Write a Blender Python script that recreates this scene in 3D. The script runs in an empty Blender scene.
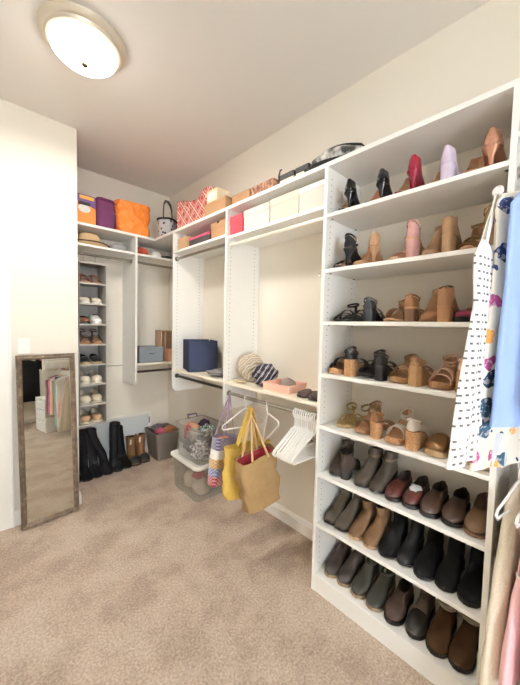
import bpy, bmesh, math, random
from mathutils import Vector, Matrix, noise
random.seed(7)
sc = bpy.context.scene
COL = sc.collection
PI = math.pi
R = math.radians
V3 = Vector

# ------------------------------------------------------------------ materials
def lin(h):
    if isinstance(h, (tuple, list)): return tuple(h)
    h = h.lstrip('#')
    o = []
    for i in (0, 2, 4):
        c = int(h[i:i+2], 16) / 255
        o.append(c / 12.92 if c <= .04045 else ((c + .055) / 1.055) ** 2.4)
    return tuple(o)

class NT:
    """small helper that chains shader nodes"""
    def __init__(s, name, rough=.6, metal=0, spec=.5):
        s.m = bpy.data.materials.new(name); s.m.use_nodes = True
        s.t = s.m.node_tree; s.b = s.t.nodes['Principled BSDF']
        s.b.inputs['Roughness'].default_value = rough
        s.b.inputs['Metallic'].default_value = metal
        s.b.inputs['Specular IOR Level'].default_value = spec
        s._c = None
    def n(s, typ, **kw):
        x = s.t.nodes.new(typ)
        for k, v in kw.items(): setattr(x, k, v)
        return x
    def l(s, a, b): s.t.links.new(a, b)
    def set(s, sock, v):
        if hasattr(v, 'is_output'): s.l(v, sock)
        else: sock.default_value = v
    def math(s, op, a, b=None, c=None):
        x = s.n('ShaderNodeMath', operation=op)
        s.set(x.inputs[0], a)
        if b is not None: s.set(x.inputs[1], b)
        if c is not None: s.set(x.inputs[2], c)
        return x.outputs[0]
    def obj(s):
        if s._c is None: s._c = s.n('ShaderNodeTexCoord').outputs['Object']
        return s._c
    def xyz(s):
        x = s.n('ShaderNodeSeparateXYZ'); s.l(s.obj(), x.inputs[0]); return x.outputs
    def mix(s, f, a, b):
        x = s.n('ShaderNodeMix', data_type='RGBA')
        s.set(x.inputs[0], f)
        for i, v in ((6, a), (7, b)):
            if hasattr(v, 'is_output'): s.l(v, x.inputs[i])
            else: x.inputs[i].default_value = (*lin(v), 1)
        return x.outputs[2]
    def noise(s, scale, detail=2, rough=.5, vec=None):
        x = s.n('ShaderNodeTexNoise'); x.inputs['Scale'].default_value = scale
        x.inputs['Detail'].default_value = detail; x.inputs['Roughness'].default_value = rough
        s.l(vec if vec is not None else s.obj(), x.inputs['Vector']); return x.outputs['Fac']
    def vor(s, scale, vec=None):
        x = s.n('ShaderNodeTexVoronoi'); x.inputs['Scale'].default_value = scale
        s.l(vec if vec is not None else s.obj(), x.inputs['Vector']); return x.outputs
    def ramp(s, f, stops, const=False):
        x = s.n('ShaderNodeValToRGB'); s.l(f, x.inputs[0]); e = x.color_ramp.elements
        if const: x.color_ramp.interpolation = 'CONSTANT'
        while len(e) < len(stops): e.new(.5)
        for q, (p, c) in zip(e, stops): q.position = p; q.color = (*lin(c), 1)
        return x.outputs[0]
    def color(s, c):
        if hasattr(c, 'is_output'): s.l(c, s.b.inputs['Base Color'])
        else: s.b.inputs['Base Color'].default_value = (*lin(c), 1)
        return s
    def bump(s, h, strength=.3, dist=.005):
        x = s.n('ShaderNodeBump'); x.inputs['Strength'].default_value = strength
        x.inputs['Distance'].default_value = dist
        s.l(h, x.inputs['Height']); s.l(x.outputs[0], s.b.inputs['Normal']); return s

def shade(c, k): 
    return tuple(min(1, max(0, v * k)) for v in lin(c))
MC = {}
def mat(name, c, rough=.6, metal=0, var=.12, scale=30, bump=0, spec=.5, bscale=None):
    if name in MC: return MC[name]
    t = NT(name, rough, metal, spec)
    if var:
        f = t.noise(scale, 3)
        t.color(t.mix(f, shade(c, 1 - var), shade(c, 1 + var)))
    else: t.color(c)
    if bump: t.bump(t.noise(bscale or scale * 4, 3), bump, .004)
    MC[name] = t.m
    return t.m

def leather(n, c, rough=.42): return mat(n, c, rough, var=.22, scale=22, bump=.08, bscale=180)
def suede(n, c): return mat(n, c, .9, var=.22, scale=28, bump=.12, bscale=300, spec=.2)
def cloth(n, c, var=.1): return mat(n, c, .9, var=var, scale=14, bump=.15, bscale=260, spec=.15)

W_WHITE = mat('white melamine', '#F1EFE9', .42, var=.015, scale=6)
W_EDGE = W_WHITE
HOLE = mat('dark peg hole', '#55534F', .8, var=0)
CHROME = mat('brushed nickel', '#B8B4AC', .25, 1, var=.05)
STEEL = mat('dark steel', '#6B6863', .3, 1, var=.05)
WPLASTIC = mat('white plastic', '#F4F3F0', .35, var=.02)
BLACK = mat('matte black', '#141312', .6, var=.1)
BRASS = mat('aged brass', '#8A7A55', .3, 1, var=.1)

def wall_mat(name, c):
    t = NT(name, .85, spec=.2)
    t.color(t.mix(t.noise(1.3, 2), shade(c, .985), shade(c, 1.015)))
    t.bump(t.noise(160, 3), .04, .002)
    return t.m
WALL = wall_mat('warm cream wall paint', '#E6DFD2')
CEIL = wall_mat('flat ceiling paint', '#E4DFD8')
TRIM = mat('semi gloss white trim', '#F2EFE8', .35, var=.01)

def carpet_mat():
    t = NT('beige cut pile carpet', .95, spec=.08)
    fine = t.noise(85, 4, .75)
    mid = t.noise(26, 3, .6)
    big = t.noise(3.4, 4, .62)
    a = t.ramp(fine, [(.36, '#836F61'), (.5, '#BDA997'), (.64, '#E2D3C3')])
    b = t.mix(t.math('MULTIPLY', mid, .55), a, '#BBA796')
    patch = t.ramp(big, [(.40, '#9B8778'), (.5, '#C2AF9D'), (.60, '#D6C6B6')])
    t.color(t.mix(.36, b, patch))
    h = t.math('ADD', t.math('MULTIPLY', fine, .6), t.math('MULTIPLY', t.noise(60, 4), .6))
    t.bump(h, .9, .012)
    return t.m
CARPET = carpet_mat()

# ------------------------------------------------------------------ mesh builder
class MB:
    def __init__(s): s.v = []; s.f = []; s.m = []
    def add(s, vs, fs, m=0):
        o = len(s.v); s.v += [tuple(v) for v in vs]
        for i, f in enumerate(fs):
            s.f.append([q + o for q in f]); s.m.append(m if isinstance(m, int) else m[i])
        return s
    def box(s, x0, x1, y0, y1, z0, z1, m=0, M=None):
        vs = [V3((x, y, z)) for x in (x0, x1) for y in (y0, y1) for z in (z0, z1)]
        if M is not None: vs = [M @ v for v in vs]
        return s.add(vs, [(0,1,3,2),(4,6,7,5),(0,4,5,1),(2,3,7,6),(0,2,6,4),(1,5,7,3)], m)
    def loft(s, rings, m=0, cap0=True, cap1=True, closed=True, mf=None):
        n = len(rings[0]); vs = [p for r in rings for p in r]; fs = []; ms = []
        for i in range(len(rings) - 1):
            for j in range(n if closed else n - 1):
                k = (j + 1) % n
                fs.append((i*n+j, i*n+k, (i+1)*n+k, (i+1)*n+j)); ms.append(mf(i, j) if mf else m)
        if cap0: fs.append(tuple(range(n))[::-1]); ms.append(m)
        if cap1: fs.append(tuple((len(rings)-1)*n + j for j in range(n))); ms.append(m)
        return s.add(vs, fs, ms)
    def tube(s, pts, r, n=8, m=0, closed=False):
        pts = [V3(p) for p in pts]; rings = []; N = len(pts)
        up = None
        for i, p in enumerate(pts):
            a = pts[(i-1) % N] if (closed or i) else p
            b = pts[(i+1) % N] if (closed or i < N-1) else p
            d = (b - a)
            d = d.normalized() if d.length > 1e-9 else V3((0,0,1))
            if up is None: up = V3((0,0,1)) if abs(d.z) < .9 else V3((1,0,0))
            x = d.cross(up)
            if x.length < 1e-6: x = d.orthogonal()
            x.normalize(); y = x.cross(d).normalized(); up = y
            rr = r[i] if isinstance(r, (list, tuple)) else r
            rings.append([p + x*math.cos(2*PI*k/n)*rr + y*math.sin(2*PI*k/n)*rr for k in range(n)])
        if closed: rings.append(rings[0])
        return s.loft(rings, m, not closed, not closed)
    def lathe(s, prof, n=24, c=(0,0,0), m=0, sx=1, sy=1, M=None, cap0=True, cap1=True):
        rings = []
        for r, z in prof:
            ring = [V3((c[0] + r*sx*math.cos(2*PI*k/n), c[1] + r*sy*math.sin(2*PI*k/n), c[2] + z)) for k in range(n)]
            if M is not None: ring = [M @ p for p in ring]
            rings.append(ring)
        return s.loft(rings, m, cap0, cap1)
    def ribbon(s, pts, w, th, m=0):
        """flat band along pts; w = width vector (or list), th = thickness"""
        pts = [V3(p) for p in pts]; rings = []
        for i, p in enumerate(pts):
            a = pts[max(i-1, 0)]; b = pts[min(i+1, len(pts)-1)]
            d = (b - a).normalized(); ww = V3(w[i] if isinstance(w, list) else w)
            nn = d.cross(ww).normalized() * th
            rings.append([p - ww/2, p + ww/2, p + ww/2 + nn, p - ww/2 + nn])
        return s.loft(rings, m)
    def prism(s, poly, axis, a, b, m=0):
        def P(u, v, w):
            return {'x': (w, u, v), 'y': (u, w, v), 'z': (u, v, w)}[axis]
        return s.loft([[V3(P(u, v, a)) for u, v in poly], [V3(P(u, v, b)) for u, v in poly]], m)
    def xf(s, M, start=0):
        s.v[start:] = [tuple(M @ V3(v)) for v in s.v[start:]]; return s
    def build(s, name, mats, parent=None, bevel=0, sharp=35, sub=0, solid=0):
        me = bpy.data.meshes.new(name)
        me.from_pydata(s.v, [], s.f)
        if not isinstance(mats, (list, tuple)): mats = [mats]
        for q in mats: me.materials.append(q)
        for p, i in zip(me.polygons, s.m): p.material_index = min(i, len(mats)-1)
        bm = bmesh.new(); bm.from_mesh(me)
        bmesh.ops.remove_doubles(bm, verts=bm.verts, dist=1e-6)
        bmesh.ops.recalc_face_normals(bm, faces=bm.faces)
        bm.to_mesh(me); bm.free()
        for p in me.polygons: p.use_smooth = True
        me.set_sharp_from_angle(angle=R(sharp))
        o = bpy.data.objects.new(name, me); COL.objects.link(o)
        if parent is not None: o.parent = parent
        if solid:
            d = o.modifiers.new('thickness', 'SOLIDIFY'); d.thickness = solid; d.offset = 0
        if bevel:
            d = o.modifiers.new('bevel', 'BEVEL'); d.width = bevel; d.segments = 2
            d.limit_method = 'ANGLE'; d.angle_limit = R(40); d.harden_normals = False
        if sub:
            d = o.modifiers.new('sub', 'SUBSURF'); d.levels = sub; d.render_levels = sub
        return o

def tag(o, label, cat, group=None):
    o['label'] = label; o['category'] = cat
    if group: o['group'] = group
    return o
def struct(o): o['kind'] = 'structure'; return o
def empty(name, loc=(0,0,0), rz=0, label=None, cat=None, group=None):
    o = bpy.data.objects.new(name, None); COL.objects.link(o)
    o.empty_display_size = .05
    o.location = loc; o.rotation_euler = (0, 0, rz)
    if label: tag(o, label, cat, group)
    return o
def copy_tree(o, parent=None):
    c = o.copy(); COL.objects.link(c)
    if parent is not None: c.parent = parent
    for ch in list(o.children): copy_tree(ch, c)
    return c
def place(o, loc, rot, label=None, cat=None, group=None):
    o.location = loc; o.rotation_euler = rot if isinstance(rot, tuple) else (0, 0, rot)
    if label: o['label'] = label
    if cat: o['category'] = cat
    if group: o['group'] = group
    return o
def bezier(p0, p1, p2, n=8):
    p0, p1, p2 = V3(p0), V3(p1), V3(p2)
    return [(1-t)**2*p0 + 2*t*(1-t)*p1 + t*t*p2 for t in [i/n for i in range(n+1)]]

# ------------------------------------------------------------------ room constants
H = 3.069; YB = 3.525; YL = 2.858; XL = -1.1365
T = 2.438; D = .347; TH = .02
XW = -2.95; YR = -1.95
Y0, Y1 = .2195, 1.0043          # shoe tower clear opening
YAB = 1.9168; YA = 2.7593; YBF = 3.158; XD = -.5526
SH = {1: 2.1599, 2: 1.8601, 3: 1.5712, 4: 1.2785, 5: .9825, 6: .7019, 7: .4104, 8: .1043}  # top faces

# ------------------------------------------------------------------ shell
def quadbox(name, a, m=WALL):
    return struct(MB().box(*a).build(name, m))
quadbox('floor', (XW-.1, .1, YR-.1, YB+.1, -.1, 0), CARPET)
quadbox('ceiling', (XW-.1, .1, YR-.1, YB+.1, H, H+.1), CEIL)
quadbox('wall_right', (0, .1, YR-.1, YB+.1, 0, H))
quadbox('wall_back', (XL-.1, 0, YB, YB+.1, 0, H))
# the jog with a doorway at its far left
DX0, DX1, DZ = -2.62, -1.66, 2.44
w = MB().box(DX1, XL, YL, YL+.12, 0, H).box(XW-.1, DX0, YL, YL+.12, 0, H).box(DX0, DX1, YL, YL+.12, DZ, H)
w.box(XL-.12, XL, YL+.12, YB, 0, H)
struct(w.build('wall_front', WALL))
quadbox('wall_left', (XW-.1, XW, YR-.1, YL, 0, H))
WX0, WX1, WZ0, WZ1 = -2.75, -1.35, .75, 2.35
w = MB().box(XW, WX0, YR-.1, YR, 0, H).box(WX1, 0, YR-.1, YR, 0, H).box(WX0, WX1, YR-.1, YR, 0, WZ0).box(WX0, WX1, YR-.1, YR, WZ1, H)
struct(w.build('wall_rear', WALL))

def base_prof(h=.11, t=.014):
    return [(0, 0), (t, 0), (t, h*.72), (t*.75, h*.76), (t*.75, h*.9), (t*.35, h), (0, h)]
def baseboard(name, x0, y0, x1, y1, nx, ny):
    """run from p0 to p1, sticking out along n"""
    r = []
    for (x, y) in ((x0, y0), (x1, y1)):
        r.append([V3((x + nx*u, y + ny*u, v)) for u, v in base_prof()])
    return struct(MB().loft(r).build(name, TRIM))
baseboard('baseboard_front', -1.574, YL, XL, YL, 0, -1)
baseboard('baseboard_jog', XL, YL-.014, XL, YB, 1, 0)
baseboard('baseboard_back', XL, YB, 0, YB, 0, -1)
baseboard('baseboard_right', 0, Y1+.021, 0, YB, -1, 0)
baseboard('baseboard_left', XW, YR, XW, YL, 1, 0)
baseboard('baseboard_rear', XW, YR, 0, YR, 0, 1)
# door casing and door
c = MB()
c.box(DX1, DX1+.09, YL-.018, YL, 0, DZ+.09).box(DX0-.09, DX0, YL-.018, YL, 0, DZ+.09).box(DX0, DX1, YL-.018, YL, DZ, DZ+.09)
c.box(DX1+.075, DX1+.09, YL-.026, YL-.018, 0, DZ+.09).box(DX0-.09, DX1+.09, YL-.026, YL-.018, DZ+.075, DZ+.09)
struct(c.build('trim_1', TRIM, bevel=.003))
d = MB().box(DX0, DX1, YL+.03, YL+.07, 0, DZ)
for z0, z1 in ((.25, 1.0), (1.15, 2.25)):
    for x0, x1 in ((DX0+.12, DX0+.43), (DX0+.53, DX1-.12)):
        d.box(x0, x1, YL+.022, YL+.03, z0, z1)
door = struct(d.build('door_1', TRIM, bevel=.003))
MB().lathe([(.0, 0), (.025, 0), (.027, .02), (.02, .04), (0, .045)], 16, M=Matrix.Translation((DX0+.07, YL+.03, 1.0)) @ Matrix.Rotation(PI/2, 4, 'X')).build('door_knob', BRASS, door)
# window on the rear wall
wf = MB()
for a in ((WX0, WX1, YR-.08, YR+.02, WZ0-.03, WZ0+.03), (WX0, WX1, YR-.08, YR+.02, WZ1-.03, WZ1+.03), (WX0-.03, WX0+.03, YR-.08, YR+.02, WZ0-.03, WZ1+.03), (WX1-.03, WX1+.03, YR-.08, YR+.02, WZ0-.03, WZ1+.03), (WX0, WX1, YR-.06, YR-.02, 1.53, 1.57)):
    wf.box(*a)
win = struct(wf.build('window_1', TRIM))
g = NT('window glass', .02); g.color('#FFFFFF'); g.b.inputs['Transmission Weight'].default_value = 1; g.b.inputs['IOR'].default_value = 1.02
MB().box(WX0, WX1, YR-.045, YR-.04, WZ0, WZ1).build('pane', g.m, win)

# ------------------------------------------------------------------ ceiling lamp
LX, LY = -1.30, 1.95
lamp = empty('ceiling_lamp', (LX, LY, H), 0, 'round flush-mount ceiling lamp with glowing frosted glass bowl', 'ceiling lamp')
MB().lathe([(0, 0), (.205, 0), (.212, -.012), (.2, -.03), (.185, -.036), (.178, -.05), (.165, -.055), (0, -.055)], 48).build('base_ring', mat('satin nickel rim', '#CFC5B2', .35, .35, var=.03), lamp)
em = NT('lit frosted glass', .4); em.color('#FFF6E6'); em.b.inputs['Emission Color'].default_value = (1, .95, .88, 1); em.b.inputs['Emission Strength'].default_value = 11
MB().lathe([(.158, -.05), (.162, -.062), (.155, -.078), (.132, -.098), (.1, -.114), (.06, -.125), (.02, -.129), (0, -.13)], 48, cap1=False).build('glass_bowl', em.m, lamp)
MB().lathe([(0, -.127), (.016, -.128), (.017, -.134), (.008, -.142), (0, -.144)], 16).build('finial', BRASS, lamp)

# ------------------------------------------------------------------ closet carcass
def holes(mb, xs, y, z0, z1, ny, m=1, step=.032):
    """rows of shelf-pin holes on a panel face, set a hair proud of it"""
    z = z0
    while z < z1:
        for x in xs:
            vs = [V3((x + .0034*math.cos(PI*k/3), y + ny*.0004, z + .0034*math.sin(PI*k/3))) for k in range(6)]
            mb.add(vs, [tuple(range(6)) if ny < 0 else tuple(range(5, -1, -1))], m)
        z += step
def rounded_panel(x0, x1, z0, z1, r, y0, y1, which=-1):
    """vertical panel with its lower front corner rounded (front = x0)"""
    poly = [(x1, z0), (x1, z1), (x0, z1)] + [(x0 + r - r*math.cos(a), z0 + r - r*math.sin(a)) for a in [i*PI/2/8 for i in range(9)]]
    return MB().loft([[V3((x, y0, z)) for x, z in poly], [V3((x, y1, z)) for x, z in poly]])

# shoe tower
tw = empty('shoe_cabinet', (-D/2, (Y0+Y1)/2, 0), 0, 'tall white shoe cabinet with open shelves filled with shoes', 'shoe cabinet')
TO = Matrix.Translation((D/2, -(Y0+Y1)/2, 0))
def tpart(mb, name, bevel=0, m=None, par=None): return mb.xf(TO).build(name, m or W_WHITE, par or tw, bevel=bevel)
ZT = T - .024
for y0, y1 in ((Y1, Y1+TH), (Y0-TH, Y0)):
    p = MB().box(-D, -.001, y0, y1, 0, ZT)
    holes(p, (-D+.04, -.055), y0, .15, ZT-.05, -1); holes(p, (-D+.04, -.055), y1, .15, ZT-.05, 1)
    tpart(p, 'side_panel', m=[W_WHITE, HOLE])
for k in range(1, 9):
    p = MB().box(-D, -.002, Y0, Y1, SH[k]-TH, SH[k])
    s_ = tpart(p, 'shelf', bevel=.0012)
    if k < 8:
        q = MB()
        for y in (Y0+.012, Y1-.012):
            for x in (-D+.04, -.055): q.lathe([(0, 0), (.006, 0), (.006, -.004), (0, -.004)], 10, (x, y, SH[k]-TH))
        tpart(q, 'shelf_pin', m=STEEL, par=s_)
MBH = MB().tube([(-.325, Y1+TH, 1.86), (-.325, Y1+TH+.012, 1.86), (-.325, Y1+TH+.018, 1.845), (-.325, Y1+TH+.014, 1.832), (-.325, Y1+TH+.03, 1.828), (-.325, Y1+TH+.036, 1.842)], .004, 8)
tpart(MBH, 'hook', m=CHROME)
tpart(MB().box(-D+.004, -D+.022, Y0, Y1, 0, SH[8]-TH), 'plinth')

# continuous top shelf boards
tb = tag(MB().box(-D, -.001, -1.6, YB-.001, ZT, T).build('top_shelf', W_WHITE, bevel=.0015), 'long white top board running over every unit along the right wall', 'shelf')
tb2 = tag(MB().box(XL+.001, -D, YBF, YB-.001, ZT, T).build('top_shelf', W_WHITE, bevel=.0015), 'short white top board along the back wall holding the orange bag', 'shelf')

def rod(name, a, b, parent, M, r=.0125, m=CHROME):
    a, b = V3(a), V3(b); d = (b-a).normalized()
    o = MB().tube([a, b], r, 14).xf(M).build(name, m, parent)
    q = MB()
    for p, s in ((a, 1), (b, -1)):
        q.tube([p, p + d*s*.006], .022, 14); q.tube([p + d*s*.006, p + d*s*.012], .017, 14)
    q.xf(M).build('rod_socket', m, o)
    return o

ROD_X = -.302
# unit with the white hangers (between shoe cabinet and the next panel)
ub = empty('hanging_unit', (-D/2, (Y1+YAB)/2, 0), 0, 'wide white hanging unit with two rods beside the shoe cabinet', 'closet unit')
TB = Matrix.Translation((D/2, -(Y1+YAB)/2, 0))
PB = .875
p = rounded_panel(-D, -.001, PB, ZT, .06, YAB-.01, YAB+.01)
holes(p, (-D+.04, -.055), YAB-.01, PB+.07, ZT-.05, -1); holes(p, (-D+.04, -.055), YAB+.01, PB+.07, ZT-.05, 1)
p.xf(TB).build('side_panel', [W_WHITE, HOLE], ub)
yb0, yb1 = Y1+TH, YAB-.01
HB, HA, LOW = 2.214, 2.236, 1.102
MB().box(-D, -.002, yb0, yb1, HB-TH, HB).xf(TB).build('hat_shelf', W_WHITE, ub, bevel=.0012)
SHELFW = mat('cream melamine', '#F0E6D2', .4, var=.015, scale=6)
MB().box(-D, -.002, yb0, yb1, LOW-TH, LOW).xf(TB).build('lower_shelf', SHELFW, ub, bevel=.0012)
rod('clothes_rod', (ROD_X, yb0, 2.158), (ROD_X, yb1, 2.158), ub, TB, .013, mat('white rod', '#EFE8DA', .3, .2, var=.02))
rod('clothes_rod', (ROD_X, yb0, 1.005), (ROD_X, yb1, 1.005), ub, TB, .0125, CHROME)
# unit with the navy bin
ua = empty('hanging_unit', (-D/2, (YAB+YA)/2, 0), 0, 'white hanging unit with the navy bin, nearest the back corner', 'closet unit')
TA = Matrix.Translation((D/2, -(YAB+YA)/2, 0))
p = rounded_panel(-D, -.001, PB, ZT, .06, YA-.01, YA+.01)
holes(p, (-D+.04, -.055), YA-.01, PB+.07, ZT-.05, -1)
p.xf(TA).build('side_panel', [W_WHITE, HOLE], ua)
ya0, ya1 = YAB+.01, YA-.01
MB().box(-D, -.002, ya0, ya1, HA-TH, HA).xf(TA).build('hat_shelf', W_WHITE, ua, bevel=.0012)
MB().box(-D, -.002, ya0, ya1, LOW-TH, LOW).xf(TA).build('lower_shelf', SHELFW, ua, bevel=.0012)
rod('clothes_rod', (ROD_X-.012, ya0, 2.17), (ROD_X-.012, ya1, 2.17), ua, TA, .0125, CHROME)
rod('clothes_rod', (ROD_X, ya0, 1.03), (ROD_X, ya1, 1.03), ua, TA, .0125, STEEL)
# back wall unit
uc = empty('hanging_unit', ((XL+0)/2, (YBF+YB)/2, 0), 0, 'white shelf unit with a centre divider on the back wall', 'closet unit')
TC = Matrix.Translation((-XL/2, -(YBF+YB)/2, 0))
r_ = .06; pz = .89
poly = [(YB-.001, pz), (YB-.001, ZT), (YBF, ZT)] + [(YBF + r_ - r_*math.cos(a), pz + r_ - r_*math.sin(a)) for a in [i*PI/2/8 for i in range(9)]]
p = MB().loft([[V3((XD, y, z)) for y, z in poly], [V3((XD+TH, y, z)) for y, z in poly]])
p.xf(TC).build('divider_panel', W_WHITE, uc)
HC = 2.2518
MB().box(XL+.001, XD, YBF, YB-.002, HC-TH, HC).xf(TC).build('hat_shelf', W_WHITE, uc, bevel=.0012)
MB().box(XD+TH, -.002, YBF, YB-.002, HC-TH, HC).xf(TC).build('hat_shelf', W_WHITE, uc, bevel=.0012)
MB().box(XD+TH, -.002, YBF, YB-.002, 1.1, 1.12).xf(TC).build('lower_shelf', SHELFW, uc, bevel=.0012)
rod('clothes_rod', (XL, 3.26, 2.178), (XD, 3.26, 2.178), uc, TC)
rod('clothes_rod', (XD+TH, 3.26, 2.178), (0, 3.26, 2.178), uc, TC)
rod('clothes_rod', (XD+TH, 3.26, 1.02), (0, 3.26, 1.02), uc, TC, m=STEEL)
MB().tube([(XL+.002, 3.515, 1.07), (XD, 3.515, 1.07)], .003, 6).xf(TC).build('wall_cleat', STEEL, uc)
# access panel low on the back wall
ap = tag(MB().box(-.30, .30, -.012, 0, -.22, .22).build('access_panel', mat('pale grey blue panel paint', '#DADFE0', .5, var=.02), bevel=.003), 'pale framed access panel low on the back wall behind the boots', 'access panel')
ap.location = (-.56, YB-.001, .265)
q = MB()
for a in ((-.32, .32, -.02, -.012, .2, .235), (-.32, .32, -.02, -.012, -.235, -.2), (-.335, -.3, -.02, -.012, -.235, .235), (.3, .335, -.02, -.012, -.235, .235)): q.box(*a)
q.build('frame', TRIM, ap, bevel=.003)
MB().box(.302, .314, -.026, -.02, .1, .17).build('hinge', STEEL, ap)
MB().box(.302, .314, -.026, -.02, -.17, -.1).build('hinge', STEEL, ap)

# light switch
lx = -1.493; lz = 1.347
sw = tag(MB().box(-.036, .036, -.007, 0, -.058, .058).build('light_switch', mat('ivory plate', '#F5F1E6', .3, var=0), bevel=.003), 'ivory light switch plate on the wall above the leaning mirror', 'light switch')
sw.location = (lx, YL, lz)
MB().box(-.005, .005, -.016, -.007, -.011, .011).build('toggle', mat('ivory plate', '#F5F1E6'), sw, bevel=.001)
q = MB()
for z in (-.03, .03): q.lathe([(0, 0), (.003, 0), (.003, .001), (0, .001)], 10, M=Matrix.Translation((0, -.007, z)) @ Matrix.Rotation(PI/2, 4, 'X'))
q.build('screw', CHROME, sw)

# ------------------------------------------------------------------ leaning mirror
BL, BR_, TLc = V3((-1.535, 2.760, 0)), V3((-1.156, 2.783, 0)), V3((-1.553, 2.826, 1.285))
ux = (BR_-BL).normalized(); uzv = (TLc-BL); uzv = (uzv - ux*uzv.dot(ux)*.35); uz = uzv.normalized(); un = ux.cross(uz).normalized()
if un.y > 0: un = -un
ux = uz.cross(un).normalized()
MW, MH = .378, 1.283
MM = Matrix(((ux.x, -un.x, uz.x, BL.x), (ux.y, -un.y, uz.y, BL.y), (ux.z, -un.z, uz.z, BL.z), (0, 0, 0, 1)))
mir = empty('floor_mirror', (0, 0, 0), 0, 'tall mirror in a brown bronze frame leaning on the wall', 'mirror')
mir.matrix_world = MM
t = NT('bronze brown frame', .45, .25); f = t.noise(25, 4, .7)
t.color(t.ramp(f, [(.3, '#4A3D32'), (.55, '#73614F'), (.75, '#9A8872')])); FRAME = t.m
fw_ = .036
prof = [(0, 0), (0, -.022), (.006, -.03), (.014, -.026), (.02, -.03), (.028, -.024), (.036, -.014), (.036, 0)]  # (inward, towards room)
rings = []
for cx_, cz_, sx_, sz_ in ((0, 0, 1, 1), (MW, 0, -1, 1), (MW, MH, -1, -1), (0, MH, 1, -1)):
    rings.append([V3((cx_ + sx_*u, v, cz_ + sz_*u)) for u, v in prof])
rings.append(rings[0])
MB().loft(rings, 0, False, False).build('frame', FRAME, mir, sharp=25)
MB().box(.004, MW-.004, -.004, .004, .004, MH-.004).build('backing', mat('mirror backing', '#5A4A3A', .8), mir)
g = NT('mirror glass', .01, 1); g.color('#D9D9D2')
MB().box(.034, MW-.034, -.0125, -.006, .034, MH-.034).build('mirror_glass', g.m, mir)

# ------------------------------------------------------------------ shoes
def interp(tab, t):
    for (a, va), (b, vb) in zip(tab, tab[1:]):
        if t <= b:
            k = (t-a)/(b-a) if b > a else 0
            k = k*k*(3-2*k) if True else k
            return va + (vb-va)*k
    return tab[-1][1]
TS = [0, .012, .022, .032, .08, .13, .19, .26, .34, .42, .5, .57, .63, .69, .75, .81, .87, .92, .96, .985, 1]
WID = {
 'round':  [(0, .3), (.012, .42), (.04, .56), (.08, .65), (.15, .7), (.3, .67), (.45, .72), (.62, .95), (.7, 1), (.8, .97), (.88, .84), (.94, .64), (.98, .4), (1, .12)],
 'point':  [(0, .28), (.012, .4), (.04, .54), (.08, .63), (.15, .68), (.3, .6), (.45, .66), (.6, .93), (.67, .96), (.78, .8), (.88, .5), (.95, .27), (.985, .13), (1, .04)],
 'square': [(0, .34), (.012, .46), (.04, .6), (.08, .68), (.15, .73), (.3, .68), (.45, .74), (.62, .96), (.7, 1), (.8, .99), (.88, .94), (.94, .82), (.98, .66), (1, .46)]}
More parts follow.
